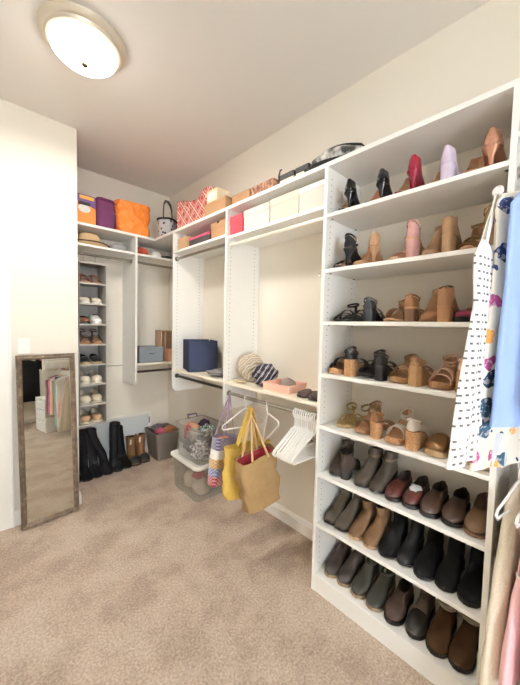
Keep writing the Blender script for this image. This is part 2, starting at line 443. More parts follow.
class Foot:
    def __init__(s, L=.24, W=.078, heel=0, plat=.008, toe='round', wedge=False):
        s.L, s.W, s.heel, s.plat, s.toe, s.wedge = L, W, heel, plat, toe, wedge
    def w(s, t): return interp(WID[s.toe], t)*s.W/2
    def z(s, t):
        h = s.heel
        return s.plat + interp([(0, h), (.2, h*.97), (.42, h*.6), (.58, h*.22), (.7, 0), (.88, .001), (1, .009)], t)
    def x(s, t): return t*s.L
    def sole(s, mb, th=.006, lip=.002, m=0, bottom=None):
        rings = []
        for t in TS:
            w = s.w(t)+lip; z = s.z(t); x = s.x(t) + (lip if t == 1 else (-lip if t == 0 else 0))
            zb = z - th if bottom is None else bottom(t, z)
            rings.append([V3((x, -w, zb)), V3((x, w, zb)), V3((x, w, z)), V3((x, w*.5, z)), V3((x, -w*.5, z)), V3((x, -w, z))])
        mb.loft(rings, m)
    def upper(s, mb, top, opn, ts=None, m=0, mi=1, inner=.8):
        """top(t): height above the footbed; opn(t): True where the shoe is open on top"""
        rings = []; flags = []; ts = ts or TS
        for i, t in enumerate(ts):
            w, z, h = s.w(t), s.z(t), top(t); x = s.x(t); o = opn(t) and t > .025; k = interp([(0, .42), (.04, .55), (.17, 1)], t)
            if o: half = [(w, 0), (w*1.04, h*.35), (w*(.1+.9*k), h*.72), (w*.95*k, h), (w*.86*k, h*.985), (w*.78*k, h*.35), (0, .002)]
            elif opn(t): half = [(w, 0), (w*1.04, h*.35), (w*(.1+.9*k), h*.72), (w*.95*k, h), (w*.8*k, h), (w*.4*k, h), (0, h)]
            else: half = [(w, 0), (w*1.04, h*.34), (w*.97, h*.62), (w*.8, h*.82), (w*.58, h*.93), (w*.3, h*.985), (0, h)]
            flags.append(o)
            rings.append([V3((x, y, z+v)) for y, v in half] + [V3((x, -y, z+v)) for y, v in half[-2::-1]])
        def mf(i, j): return mi if (flags[i] and flags[i+1] and 3 <= j <= 8) or (flags[i] != flags[i+1] and 4 <= j <= 7) else m
        mb.loft(rings, m, mf=mf)
    def heel_block(s, mb, t1=.2, bot=(.8, .8), mid=None, th=.005, shift=0, m=0, tmin=0):
        rings = []
        cx = s.x(t1*.42); ts = [0, .01, .03, .06, .1, .14, t1]
        con = [(s.x(t), s.w(t)) for t in ts]; con = con + [(x, -w) for x, w in con[::-1]]
        zt = s.z(.08) - th
        levels = [(1, 1, 1, 0)]
        if mid: levels.append((.62, mid[0], mid[1], .4))
        levels += [(.12, bot[0], bot[1], .9), (0, bot[0], bot[1], 1)]
        for f, ax, ay, sh in levels:
            rings.append([V3((cx + (x-cx)*ax + shift*sh, y*ay, zt*f + (0 if f < 1 else (s.z(min(1, max(0, x/s.L))) - s.z(.08))))) for x, y in con])
        mb.loft(rings, m)
    def band(s, mb, t, wd, hgt, th=.003, tilt=0, m=0, n=12, wide=1.0):
        """strap over the foot at t"""
        w = s.w(t)*wide; z = s.z(t); pts = []
        for i in range(n+1):
            a = PI*i/n; pts.append((s.x(t) + tilt*math.sin(a)*hgt, -w*math.cos(a), z - .002 + hgt*math.sin(a)**.7))
        mb.ribbon(pts[::-1], (wd, 0, 0), th, m)
    def ankle(s, mb, h, r=.032, wd=.01, x=None, th=.003, sx=1.25, m=0, drop=.012):
        cx = x if x is not None else r*sx+.004; rings = []
        n = 20
        for k in range(n+1):
            a = 2*PI*k/n; d = V3((math.cos(a)*sx, math.sin(a), 0)); p = V3((cx, 0, s.z(.1)+h - drop*math.cos(a))) + d*r
            q = d.normalized()*th
            rings.append([p, p + V3((0, 0, wd)), p + V3((0, 0, wd)) + q, p + q])
        mb.loft(rings, m, False, False)
    def counter(s, mb, h, t1=.25, m=0, mi=1):
        """cup round the heel of a sandal"""
        ts = [0, .012, .022, .032, .04, .08, .13, .19, t1]
        s.upper(mb, lambda t: h*(1 - .55*(t/t1)**2), lambda t: True, ts, m, mi)
    def shaft(s, mb, h, x0=0, x1=.46, zs=None, bend=None, flare=1, m=0, mi=1, wtop=.92, n=20, slouch=0):
        """boot leg rising from the rear of the foot"""
        L = s.L; rings = []; zb = s.z(.15)
        k = max(5, int(h/.03)); lv = [i/k for i in range(k+1)]
        def ring(f, sc_=1):
            z = zb + .03 + (h-.03)*f
            c = L*(x0 + (x1-x0)/2) - .012*L/.24*min(1, f*2)
            rx = L*(x1-x0)/2*(1 - .12*min(1, f*3) + (flare-1)*f)
            ry = s.W*.40*(1 - .05*min(1, f*3) + (flare-1)*f*1.4)
            if slouch: 
                q = 1 + slouch*math.sin(f*38); rx *= q; ry *= q
            off = bend(f) if bend else (0, 0)
            return [V3((c + off[0] + rx*sc_*math.cos(2*PI*i/n), off[1] + ry*sc_*math.sin(2*PI*i/n), z + (.012*math.cos(2*PI*i/n) if f > .9 and not bend else 0))) for i in range(n)]
        for f in lv: rings.append(ring(f))
        out = len(rings)
        rings += [ring(1, .9), ring(max(0, 1-.06/h), .86), ring(max(0, 1-.1/h), .8)]
        mb.loft(rings, m, True, True, mf=lambda i, j: mi if i >= out else m)

def wrinkle(mb, amp=.003, fr=38, seed=0):
    for i, v in enumerate(mb.v):
        p = V3(v)*fr + V3((seed*5.1, seed*2.3, 0)); q = noise.noise_vector(p)
        k = min(1, max(0, v[2]-.018)/.02)
        mb.v[i] = (v[0]+q.x*amp*k, v[1]+q.y*amp*k, v[2]+q.z*amp*k*.6)
LINING = mat('dark shoe lining', '#2A211B', .9)
TANLIN = mat('tan leather insole', '#B48A66', .6)
RUBBER = mat('dark rubber sole', '#1E1B19', .7)
CORK = NT('cork', .85, spec=.15); CORK.color(CORK.ramp(CORK.noise(140, 3, .7), [(.3, '#7C573B'), (.5, '#A97F5A'), (.7, '#C69B72')])); CORK = CORK.m
CREPE = mat('tan crepe sole', '#A98B66', .85)
WOOD = mat('stacked leather heel', '#6B4A33', .55)
BUCKLE = mat('gold buckle', '#C9A961', .25, 1, var=0)

def shoe_root(name): return empty(name)
def S_pump(nm, c, toe='point', H_=.095, up_m=None, lin_m=TANLIN, W=.082, kind='pump_shoe', block=False, counter=.062):
    r = shoe_root(kind); F = Foot(.205, W, H_, .006, toe); um = up_m or mat(nm, c, .12, var=.05)
    a = MB(); F.sole(a, .005); a.build('sole', um, r)
    b = MB(); F.upper(b, lambda t: interp([(0, counter), (.1, counter*.93), (.35, .03), (.6, .024), (.72, .034), (.85, .027), (1, .006)], t), lambda t: t < .66); b.build('upper', [um, lin_m], r, sub=1)
    h = MB()
    if block: F.heel_block(h, .22, (.86, .9), (.9, .92))
    else: F.heel_block(h, .2, (.16, .18), (.42, .34), shift=.004)
    h.build('heel', um, r)
    return r
def S_sandal(nm, c, H_=.06, block='block', heel_m=None, bands=((.7, .03, .036), (.82, .018, .025)), ankle=.075, counter=0, W=.078, plat=.008, toe='round', sole_m=None, foot_m=TANLIN, L=.23, matfn=leather, kind='sandal', buckle=True):
    r = shoe_root(kind); F = Foot(L, W, H_, plat, toe); um = matfn(nm, c)
    hm = heel_m or um
    a = MB()
    if block == 'wedge':
        F.sole(a, 0, bottom=lambda t, z: 0 if t < .88 else (t-.88)*.06)
        a.build('wedge_sole', hm, r)
    else:
        F.sole(a, min(plat, .012) if H_ else plat-.0005); a.build('sole', sole_m or foot_m, r)
        if H_ > .015:
            h = MB(); F.heel_block(h, .24 if block == 'block' else .14, (.92, .92) if block == 'block' else (.3, .3), None if block == 'block' else (.5, .5)); h.build('heel', hm, r)
    i = MB()
    rings = []
    for t in TS:
        w = F.w(t)*.9; rings.append([V3((F.x(t)*.985+.002, -w, F.z(t)-.0005)), V3((F.x(t)*.985+.002, w, F.z(t)-.0005)), V3((F.x(t)*.985+.002, w, F.z(t)+.0025)), V3((F.x(t)*.985+.002, -w, F.z(t)+.0025))])
    i.loft(rings).build('footbed', foot_m, r)
    for t, wd, hh in bands:
        b = MB(); F.band(b, t, wd, hh, tilt=-.15); b.build('strap', um, r, sharp=50)
    if counter:
        b = MB(); F.counter(b, counter); b.build('heel_counter', [um, TANLIN], r, sub=1)
    if ankle:
        ankle = counter - .014 if counter else min(ankle, .052)
        b = MB(); F.ankle(b, ankle, W*.33, sx=1.3, drop=.016 if counter else .012); s_ = b.build('ankle_strap', um, r, sharp=50)
        if buckle:
            q = MB(); z = F.z(.1)+ankle
            yb_ = -W*.33-.004
            q.tube([(.034, yb_, z-.001), (.046, yb_, z-.002), (.046, yb_, z+.012), (.034, yb_, z+.013)], .0013, 6, closed=True)
            q.build('buckle', BUCKLE, s_)
        if not counter:
            b = MB(); n = 6
            b.ribbon([(.006-.004*math.sin(PI*k/n), 0, F.z(.02) + ankle*k/n) for k in range(n+1)], (0, .016, 0), .003); b.build('strap', um, r, sharp=50)
    return r
def S_slip(nm, c, top=((0, .055), (.15, .052), (.35, .045), (.5, .05), (.62, .052), (.75, .045), (.88, .036), (1, .01)), opn=.48, W=.08, L=.245, heel=.012, sole_m=RUBBER, lin_m=LINING, toe='round', matfn=leather, kind='loafer', back=True, fur=None, strap=None, plat=.014):
    r = shoe_root(kind); F = Foot(L, W, heel, plat, toe); um = matfn(nm, c)
    a = MB(); F.sole(a, 0, .003, bottom=lambda t, z: 0 if (t < .26 or t > .36) and t < .9 else (.004 if t < .5 else (t-.9)*.06)); a.build('sole', sole_m, r)
    b = MB()
    if back:
        F.upper(b, lambda t: interp(list(top), t), lambda t: t < opn); wrinkle(b, .0022, 34, len(nm))
    else:
        ts = [t for t in TS if t >= .38]
        F.upper(b, lambda t: interp(list(top), t), lambda t: t < .4, ts)
    b.build('upper', [um, lin_m], r, sub=1)
    if not back:
        i = MB(); rings = []
        for t in TS:
            w = F.w(t)*.86; rings.append([V3((F.x(t), -w, F.z(t)-.001)), V3((F.x(t), w, F.z(t)-.001)), V3((F.x(t), w, F.z(t)+.003)), V3((F.x(t), -w, F.z(t)+.003))])
        i.loft(rings).build('footbed', lin_m, r)
    if strap:
        b = MB(); F.band(b, .56, .022, .052, wide=1.02); b.build('strap', matfn(strap[0], strap[1]), r, sharp=50)
    if fur:
        q = MB()
        pts = []
        for k in range(18):
            a_ = 2*PI*k/18; pts.append((L*.24 + L*.2*math.cos(a_), W*.32*math.sin(a_), F.z(.2)+.05))
        q.tube(pts, .009, 8, closed=True); q.build('fur_lining', fur, r)
    return r
def S_boot(nm, c, sh=.11, heel=.03, block=True, toe='round', W=.08, L=.245, sole_m=RUBBER, matfn=leather, kind='ankle_boot', fur=None, bend=None, flare=1.0, slouch=0, toe_cap=None, laces=None, strap=None, heel_m=None, plat=.014, x1=.46, pull=False):
    r = shoe_root(kind); F = Foot(L, W, heel, plat, toe); um = matfn(nm, c)
    a = MB()
    if block:
        F.sole(a, plat-.002, .003)
        if heel > .05: sole_m = heel_m or um
    else: F.sole(a, 0, .004, bottom=lambda t, z: 0 if t < .92 else (t-.92)*.08)
    a.build('sole', sole_m, r)
    if heel > .012 and block:
        h = MB(); F.heel_block(h, .27, (.95, .95), th=plat-.002); h.build('heel', heel_m or sole_m, r)
    b = MB()
    F.upper(b, lambda t: interp([(0, .075), (.2, .085), (.38, .085), (.5, .068), (.62, .053), (.75, .043), (.88, .034), (1, .011)], t), lambda t: False)
    F.shaft(b, sh, bend=bend, flare=flare, slouch=slouch, x1=x1)
    wrinkle(b, .0045 if matfn is suede else .0035, 30, len(nm))
    b.build('upper', [um, LINING], r, sharp=60)
    if toe_cap:
        q = MB(); F.upper(q, lambda t: interp([(.5, .04), (.62, .06), (.75, .052), (.88, .042), (1, .016)], t)+.002, lambda t: False, [t for t in TS if t >= .5]); q.build('toe_cap', toe_cap, r, sub=1)
        q = MB(); F.counter(q, .05, .3); q.build('rubber_counter', toe_cap, r)
    if fur:
        q = MB(); z = F.z(.15)+sh; pts = []
        off = bend(1) if bend else (0, 0)
        for k in range(18):
            a_ = 2*PI*k/18; pts.append((L*x1/2 - .012 + off[0] + L*x1*.46*math.cos(a_), off[1] + W*.4*math.sin(a_), z + .01*math.cos(a_)))
        q.tube(pts, .011, 8, closed=True); q.build('fur_cuff', fur, r)
    if laces:
        q = MB()
        for k in range(4):
            t = .36 + .055*k; F.band(q, t+.02, .006, .092 - .012*k, wide=.55, th=.004)
        q.build('laces', laces, r)
    if strap:
        q = MB(); F.ankle(q, .075, W*.41, .014, L*.22, sx=1.35, drop=.004); s_ = q.build('strap', strap, r, sharp=50)
        z = F.z(.1)+.078
        MB().tube([(L*.24-.01, -W*.45, z), (L*.24+.01, -W*.45, z), (L*.24+.01, -W*.45, z+.012), (L*.24-.01, -W*.45, z+.012)], .0016, 6, closed=True).build('buckle', BUCKLE, s_)
    if pull:
        q = MB(); z = F.z(.15)+sh
        q.ribbon(bezier((-.004, 0, z-.03), (-.012, 0, z+.03), (.006, 0, z-.02), 8), (0, .012, 0), .002); q.build('pull_tab', um, r)
    return r

OUT, IN = PI, 0          # toe towards the room / heel towards the room
SHN = {1: 'top shoe shelf', 2: 'second shoe shelf from the top', 3: 'third shoe shelf from the top', 4: 'fourth shoe shelf from the top', 5: 'fifth shoe shelf from the top', 6: 'third shoe shelf from the bottom', 7: 'second shoe shelf from the bottom', 8: 'bottom shoe shelf'}
def put(o, sh, y, facing, tip, label, cat, dr=0, pitch=0):
    """tip = x of the end nearest the room"""
    place(o, (tip if facing == IN else tip + o_len(o), y, SH[sh] + .0003), (0, 0, facing + dr), label, cat, 'shoes on the ' + SHN[sh])
def o_len(o):
    m = 0
    for c in o.children:
        if c.type == 'MESH': m = max(m, max(v.co.x for v in c.data.vertices))
    return m
def pair(make, sh, ya, fa, ta, la, yb, fb, tb_, lb, cat, da=0, db=0):
    o = make; put(o, sh, ya, fa, ta, la, cat, da)
    c = copy_tree(o); put(c, sh, yb, fb, tb_, lb, cat, db)

# shelf 1 (top)
S = 1
pair(S_pump('black patent', '#0D0D0F'), S, .968, OUT, -.325, 'black pointed patent pump, toe towards the room, first on the top shoe shelf', .893, IN, -.318, 'black patent pump seen from its heel, nearest the left side of the top shelf', 'pump', .12, .2)
pair(S_pump('black gloss', '#131215', H_=.085, lin_m=mat('peach insole', '#C98E70')), S, .80, OUT, -.31, 'dark glossy pump pointing its toe outward, just left of the second black heel', .716, IN, -.318, 'glossy black pump seen from its heel, beside the wine red pump', 'pump', 0, .16)
pair(S_pump('wine red patent', '#6E0F22'), S, .643, OUT, -.318, 'wine red patent pump with its pointed toe outward on the top shoe shelf', .568, IN, -.320, 'wine red patent pump showing its tall stiletto heel', 'pump', .0, .14)
pair(S_pump('lavender suede', '#C3B3C4', up_m=suede('lavender suede', '#CDBFD0'), H_=.075, block=True, kind='heeled_shoe', counter=.07), S, .505, OUT, -.30, 'lavender suede block heel shoe, toe outward, on the top shoe shelf', .436, IN, -.318, 'lavender suede shoe showing its block heel on the top shoe shelf', 'heeled shoe', 0, 0)
pair(S_pump('rose bronze satin', '#A9775E', up_m=mat('rose bronze', '#B08068', .22, .55, var=.1), toe='round', H_=.085, W=.09, counter=.062), S, .36, OUT, -.315, 'bronze metallic pump, toe outward, towards the right end of the top shoe shelf', .283, IN, -.320, 'bronze metallic pump showing its heel, rightmost on the top shoe shelf', 'pump', .05, 0)
# shelf 2
S = 2
pair(S_sandal('black suede strap', '#121214', .095, 'stiletto', bands=((.66, .02, .04), (.8, .02, .03)), ankle=.085, counter=.065, matfn=suede, sole_m=RUBBER, kind='heeled_sandal'), S, .962, OUT, -.335, 'black strappy heeled sandal, toe outward, leftmost on the second shoe shelf', .888, IN, -.322, 'black heeled sandal with tall heel counter facing out, second shelf', 'sandal', .1, 0)
pair(S_pump('taupe tan leather', '#9A7350', up_m=leather('taupe tan', '#A07A58', .4), H_=.08, counter=.07), S, .815, OUT, -.322, 'taupe pointed pump, toe outward, beside the black sandals on the second shelf', .74, IN, -.318, 'taupe pump showing its heel, between black sandals and pink shoes', 'pump', -.15, .35)
pair(S_sandal('dusty pink suede', '#B78B85', .085, 'block', bands=((.68, .034, .04),), ankle=.08, counter=.07, matfn=suede, kind='heeled_sandal', buckle=False), S, .637, OUT, -.32, 'dusty pink suede block heel sandal, toe outward, on the second shoe shelf', .566, IN, -.322, 'dusty pink suede sandal showing its chunky block heel', 'sandal', 0, 0)
pair(S_boot('camel suede', '#A08062', .075, .075, True, 'round', W=.07, L=.215, matfn=suede, heel_m=leather('camel heel', '#A88562'), plat=.006, x1=.42), S, .492, OUT, -.318, 'camel ankle boot, toe outward, right of the pink suede sandals', .418, IN, -.320, 'camel ankle boot with its block heel facing out, second shoe shelf', 'ankle boot', 0, 0)
pair(S_sandal('taupe stitched suede', '#8E7250', .075, 'block', bands=((.6, .022, .05), (.72, .022, .042), (.83, .016, .028)), ankle=.08, counter=.07, matfn=suede, heel_m=leather('camel heel', '#A88562'), kind='heeled_sandal'), S, .343, OUT, -.325, 'taupe strappy block heel sandal, toe outward, near the white dress', .272, IN, -.318, 'taupe strappy sandal showing its block heel, rightmost on the second shoe shelf', 'sandal', 0, 0)
# shelf 3
S = 3
pair(S_sandal('black buckle leather', '#17181B', .035, 'block', bands=((.55, .024, .052), (.7, .026, .042), (.83, .02, .028)), ankle=.06, matfn=leather, foot_m=mat('black footbed', '#22201F'), sole_m=RUBBER, W=.09), S, .945, OUT, -.33, 'black low sandal with thin straps, leftmost on the third shoe shelf', .85, OUT, -.30, 'black low strappy sandal, second from the left on the third shoe shelf', 'sandal', .12, -.1)
o = S_sandal('black chunky leather', '#1A1B1E', .055, 'block', bands=((.58, .034, .056), (.76, .036, .044)), ankle=.07, counter=.05, W=.088, foot_m=mat('black footbed', '#22201F'), kind='chunky_sandal')
put(o, S, .755, IN, -.322, 'black chunky strap sandal with heel outward, third from left on its shelf', 'sandal', .2)
pair(S_sandal('tan brown clog', '#8C623E', .06, 'block', bands=((.62, .06, .05),), ankle=.066, counter=.05, W=.084, heel_m=WOOD, kind='clog_sandal'), S, .648, OUT, -.322, 'tan brown wide strap sandal, toe outward, middle of the third shoe shelf', .553, IN, -.322, 'tan brown wide strap sandal showing its stacked wooden heel', 'sandal', 0, .1)
pair(S_boot('cognac tan', '#9C734E', .08, .065, True, 'round', W=.078, L=.215, matfn=leather, heel_m=leather('cognac tan heel', '#A47750'), plat=.006, x1=.42), S, .487, OUT, -.318, 'open cognac bootie, toe outward, on the third shoe shelf', .418, IN, -.322, 'cognac bootie with tall block heel facing out on the third shoe shelf', 'ankle boot', 0, 0)
pair(S_slip('raspberry snake', '#96364E', top=((0, .05), (.2, .045), (.4, .03), (.6, .032), (.75, .04), (.9, .03), (1, .01)), opn=.66, W=.076, L=.23, sole_m=RUBBER, lin_m=TANLIN, kind='flat_shoe'), S, .352, OUT, -.31, 'raspberry patterned flat shoe beside the cognac bootie', .272, OUT, -.30, 'raspberry patterned flat shoe at the right end of the third shelf', 'flat shoe', 0, 0)
# shelf 4
S = 4
pair(S_sandal('black wedge leather', '#1B1A1C', .065, 'wedge', CORK, bands=((.6, .034, .052), (.76, .03, .04)), ankle=.07, counter=.05, W=.088, plat=.024, foot_m=TANLIN, kind='wedge_sandal'), S, .952, OUT, -.322, 'black wedge sandal, open toe outward, leftmost on the fourth shoe shelf', .86, IN, -.315, 'black wedge sandal with heel counter outward, second on the fourth shelf', 'wedge sandal', 0, 0)
pair(S_sandal('black buckled leather', '#151517', .06, 'block', bands=((.58, .036, .055), (.74, .036, .042)), ankle=.068, counter=.052, W=.08, plat=.02, foot_m=mat('black footbed', '#22201F'), kind='block_sandal'), S, .775, OUT, -.318, 'solid black block sandal, toe outward, left of the tan wedges', .69, IN, -.318, 'solid black block sandal showing its black heel, fourth shoe shelf', 'sandal', 0, 0)
pair(S_sandal('tan wedge strap', '#8E6B49', .07, 'wedge', leather('tan wedge', '#A98258'), bands=((.62, .03, .05), (.77, .03, .04)), ankle=.075, counter=.03, W=.082, plat=.022, kind='wedge_sandal'), S, .605, OUT, -.322, 'tan leather wedge sandal, toe outward, centre of the fourth shoe shelf', .522, IN, -.32, 'tan leather wedge sandal with its smooth heel outward', 'wedge sandal', 0, 0)
pair(S_sandal('blush strap', '#D3AE96', .065, 'wedge', CORK, bands=((.62, .05, .052), (.78, .03, .04)), ankle=.06, counter=.045, W=.086, plat=.024, kind='cork_wedge'), S, .424, OUT, -.325, 'blush strap cork wedge, toe outward, near the white dress hem', .328, IN, -.322, 'blush strap cork wedge with its cork heel outward, rightmost on the fourth shelf', 'wedge sandal', 0, 0)
# shelf 5
S = 5
GOLD = mat('gold metallic strap', '#A08A52', .3, .6, var=.12)
pair(S_sandal('gold metallic strap', '#A08A52', .02, 'block', bands=((.6, .01, .05), (.7, .01, .044), (.82, .012, .028)), ankle=.055, W=.078, foot_m=mat('gold tan insole', '#B59B6D'), matfn=lambda n, c: GOLD, kind='flat_sandal'), S, .948, OUT, -.31, 'gold thin-strapped flat sandal, leftmost on the fifth shoe shelf', .862, OUT, -.27, 'gold thin-strapped flat sandal, second on the fifth shoe shelf', 'sandal', .25, -.05)
pair(S_sandal('dark tan strap', '#86603F', .065, 'block', CORK, bands=((.7, .045, .042),), ankle=.1, counter=.05, W=.08, plat=.02, sole_m=CORK, kind='cork_sandal'), S, .782, OUT, -.325, 'tan ankle-strap cork sandal, toe outward, on the fifth shoe shelf', .70, IN, -.318, 'tan ankle-strap sandal with pale cork block heel outward', 'sandal', 0, 0)
pair(S_sandal('white strap leather', '#DAD2C6', .062, 'wedge', CORK, bands=((.66, .06, .05),), ankle=.085, counter=.05, W=.084, plat=.024, kind='cork_wedge'), S, .61, OUT, -.325, 'white strap cork wedge, toe outward, fifth shoe shelf', .522, IN, -.32, 'white strap cork wedge with its cork heel outward', 'wedge sandal', 0, 0)
pair(S_slip('bronze metallic slide', '#7E5C37', top=((.38, .05), (.5, .056), (.65, .05), (.8, .044), (.84, .04), (1, .038)), back=False, W=.088, L=.24, lin_m=TANLIN, matfn=lambda n, c: mat(n, c, .3, .5, var=.2), kind='slide_sandal', sole_m=CREPE, plat=.02), S, .427, OUT, -.328, 'bronze metallic slide sandal right of the white cork wedges', .335, OUT, -.325, 'bronze metallic slide sandal half hidden by the white dress', 'slide sandal', 0, 0)
o = S_slip('brown woven slide', '#6F4A2E', top=((.38, .05), (.5, .056), (.65, .05), (.8, .044), (1, .03)), back=False, W=.088, L=.225, lin_m=TANLIN, kind='slide_sandal', sole_m=CREPE, plat=.024)
put(o, S, .255-.0+.008, OUT, -.318, 'brown slide with rope edged sole under the white dress hem', 'slide sandal')
# shelf 6
S = 6
b = S_boot('dark brown suede', '#392D26', .105, .035, True, 'round', W=.082, L=.24, matfn=suede)
put(b, S, .955, OUT, -.32, 'dark brown suede bootie, toe outward, leftmost on its shelf', 'ankle boot', .12)
c = copy_tree(b); put(c, S, .865, IN, -.30, 'dark brown suede bootie turned heel outward beside its mate', 'ankle boot', .25)
pair(S_boot('greyish brown', '#443B32', .11, .04, True, 'round', W=.08, L=.245, matfn=suede, strap=suede('greyish brown strap', '#5A4C3D')), S, .772, OUT, -.325, 'taupe buckled ankle boot, left one of its pair, third shelf from the bottom', .69, OUT, -.318, 'taupe buckled ankle boot, right one of its pair, left of the oxblood loafer', 'ankle boot', 0, 0)
pair(S_slip('oxblood leather', '#4A231C', W=.08, L=.24, opn=.5, strap=('oxblood strap', '#3C1B16')), S, .605, OUT, -.322, 'oxblood leather loafer, left one of its pair, with plain dark lining', .523, OUT, -.318, 'reddish brown loafer stuffed with white paper', 'loafer', 0, 0)
def lump(name, loc, size, m, seed=0, amp=.25, freq=3.0, sub=3, squash=0):
    bm = bmesh.new(); bmesh.ops.create_icosphere(bm, subdivisions=sub, radius=1)
    for v in bm.verts:
        p = v.co.copy(); n_ = noise.noise(p*freq*.5 + V3((seed*7.3, 1.7, seed*3.1))) + .5*noise.noise(p*freq + V3((seed, 9, 2)))+ .25*noise.noise(p*freq*2.3 + V3((3, seed, 5)))
        q = p*(1 + amp*n_)
        v.co = V3((q.x*size[0], q.y*size[1], max(q.z, -1+squash)*size[2]))
    mn = min(v.co.z for v in bm.verts)
    for v in bm.verts: v.co.z -= mn
    me = bpy.data.meshes.new(name); bm.to_mesh(me); bm.free(); me.materials.append(m)
    for p in me.polygons: p.use_smooth = True
    o = bpy.data.objects.new(name, me); COL.objects.link(o); o.location = loc
    return o
o = lump('crumpled_paper', (-.215, .523, SH[6]+.03), (.034, .024, .026), mat('white tissue paper', '#DCDCDC', .9, bump=.3, bscale=60), 3, .4)
tag(o, 'crumpled white paper stuffed in the reddish brown loafer', 'paper')
pair(S_slip('dark brown slip on', '#3A271D', W=.084, L=.25, opn=.42, top=((0, .06), (.15, .056), (.35, .055), (.5, .06), (.62, .058), (.75, .05), (.88, .04), (1, .012))), S, .44, OUT, -.328, 'dark brown slip-on shoe, left one of its pair, third shelf from bottom', .352, OUT, -.322, 'dark brown slip-on shoe, right one of its pair, beside the tan clog', 'slip-on shoe', 0, 0)
o = S_slip('taupe brown clog', '#6E543C', W=.084, L=.25, opn=.5, lin_m=mat('worn tan insole', '#5D4533'), heel=.03, sole_m=WOOD, kind='clog')
put(o, S, .266, OUT, -.325, 'taupe brown open clog, rightmost on the third shelf from the bottom', 'clog')
# shelf 7
S = 7
pair(S_boot('olive brown leather', '#4A4033', .10, .03, True, 'square', W=.08, L=.245, matfn=leather, bend=lambda f: (-.012*f, .008*f), slouch=.02), S, .958, OUT, -.32, 'olive brown ankle boot, leftmost on the second shelf from the bottom', .875, OUT, -.322, 'olive brown ankle boot, second from left on the second shelf from bottom', 'ankle boot', .05, 0)
pair(S_boot('tan suede boot', '#6C5038', .115, .03, True, 'round', W=.08, L=.245, matfn=suede, sole_m=CREPE, bend=lambda f: (.01*f, -.006*f), flare=1.08), S, .79, OUT, -.328, 'tan suede ankle boot, left one of its pair, beside olive boots', .707, OUT, -.33, 'tan suede ankle boot, right one of its pair, beside black boots', 'ankle boot', 0, 0)
bl = [S_boot('black suede boot', '#121110', .16, .03, True, 'round', W=.086, L=.25, matfn=suede), S_boot('black smooth boot', '#1C1C1E', .15, .03, True, 'round', W=.074, L=.245, matfn=leather), S_boot('black nubuck boot', '#0F0F10', .17, .02, False, 'round', W=.084, L=.25, matfn=suede)]
put(bl[0], S, .62, OUT, -.33, 'black suede boot right of the tan suede boots', 'ankle boot')
put(bl[1], S, .537, OUT, -.318, 'slim smooth black boot standing between two black suede boots', 'ankle boot')
put(copy_tree(bl[0]), S, .456, OUT, -.328, 'black suede boot in the middle of the black row, third from right', 'ankle boot') if False else None
c = copy_tree(bl[2]); put(bl[2], S, .45, OUT, -.33, 'black nubuck boot, third boot from the right on second-lowest shelf', 'ankle boot')
put(c, S, .362, OUT, -.322, 'black nubuck boot, second boot from the right on second-lowest shelf', 'ankle boot')
c2 = copy_tree(bl[2]); put(c2, S, .272, OUT, -.33, 'black nubuck boot at the right end of the second-lowest shelf', 'ankle boot')
# shelf 8
S = 8
LSOLE = mat('pale gum sole', '#8E7B60', .8)
pair(S_boot('dark brown leather boot', '#302620', .095, .02, False, 'round', W=.088, L=.245, matfn=leather, sole_m=LSOLE, bend=lambda f: (-.01*f, .008*f), slouch=.03), S, .95, OUT, -.318, 'dark brown ankle boot with pale sole, leftmost on the bottom shelf', .857, OUT, -.315, 'dark brown ankle boot with pale sole, second on the bottom shelf', 'ankle boot', .05, 0)
pair(S_boot('charcoal olive boot', '#33322A', .10, .02, False, 'round', W=.086, L=.25, matfn=leather, sole_m=LSOLE, strap=leather('grey boot strap', '#4C4A42')), S, .765, OUT, -.322, 'charcoal strapped boot with pale sole, left one of the pair', .672, OUT, -.33, 'charcoal strapped boot with pale sole, right one of the pair', 'ankle boot', 0, 0)
o = S_slip('brown moccasin', '#41322A', W=.09, L=.25, opn=.4, matfn=suede, top=((0, .07), (.2, .07), (.4, .07), (.55, .068), (.7, .058), (.85, .046), (1, .014)))
put(o, S, .575, OUT, -.33, 'brown suede moccasin between charcoal boots and grey-brown hiker, bottom shelf', 'moccasin')
o = S_boot('grey brown hiker', '#4A3E33', .10, .02, False, 'round', W=.084, L=.25, matfn=leather, toe_cap=leather('black toe guard', '#1B1917'), laces=mat('dark laces', '#2A2622'))
put(o, S, .475, OUT, -.322, 'grey-brown lace-up hiker with black toe on the bottom shelf', 'hiking boot')
pair(S_boot('rust brown suede', '#46321F', .085, .02, False, 'round', W=.09, L=.25, matfn=suede, fur=mat('shaggy lining', '#8E8272', .95, bump=.6, bscale=200)), S, .38, OUT, -.328, 'rust brown suede boot, left one of the fur-cuffed pair', .28, OUT, -.322, 'rust brown suede boot with fur cuff, rightmost on the bottom shelf', 'ankle boot', 0, -.06)

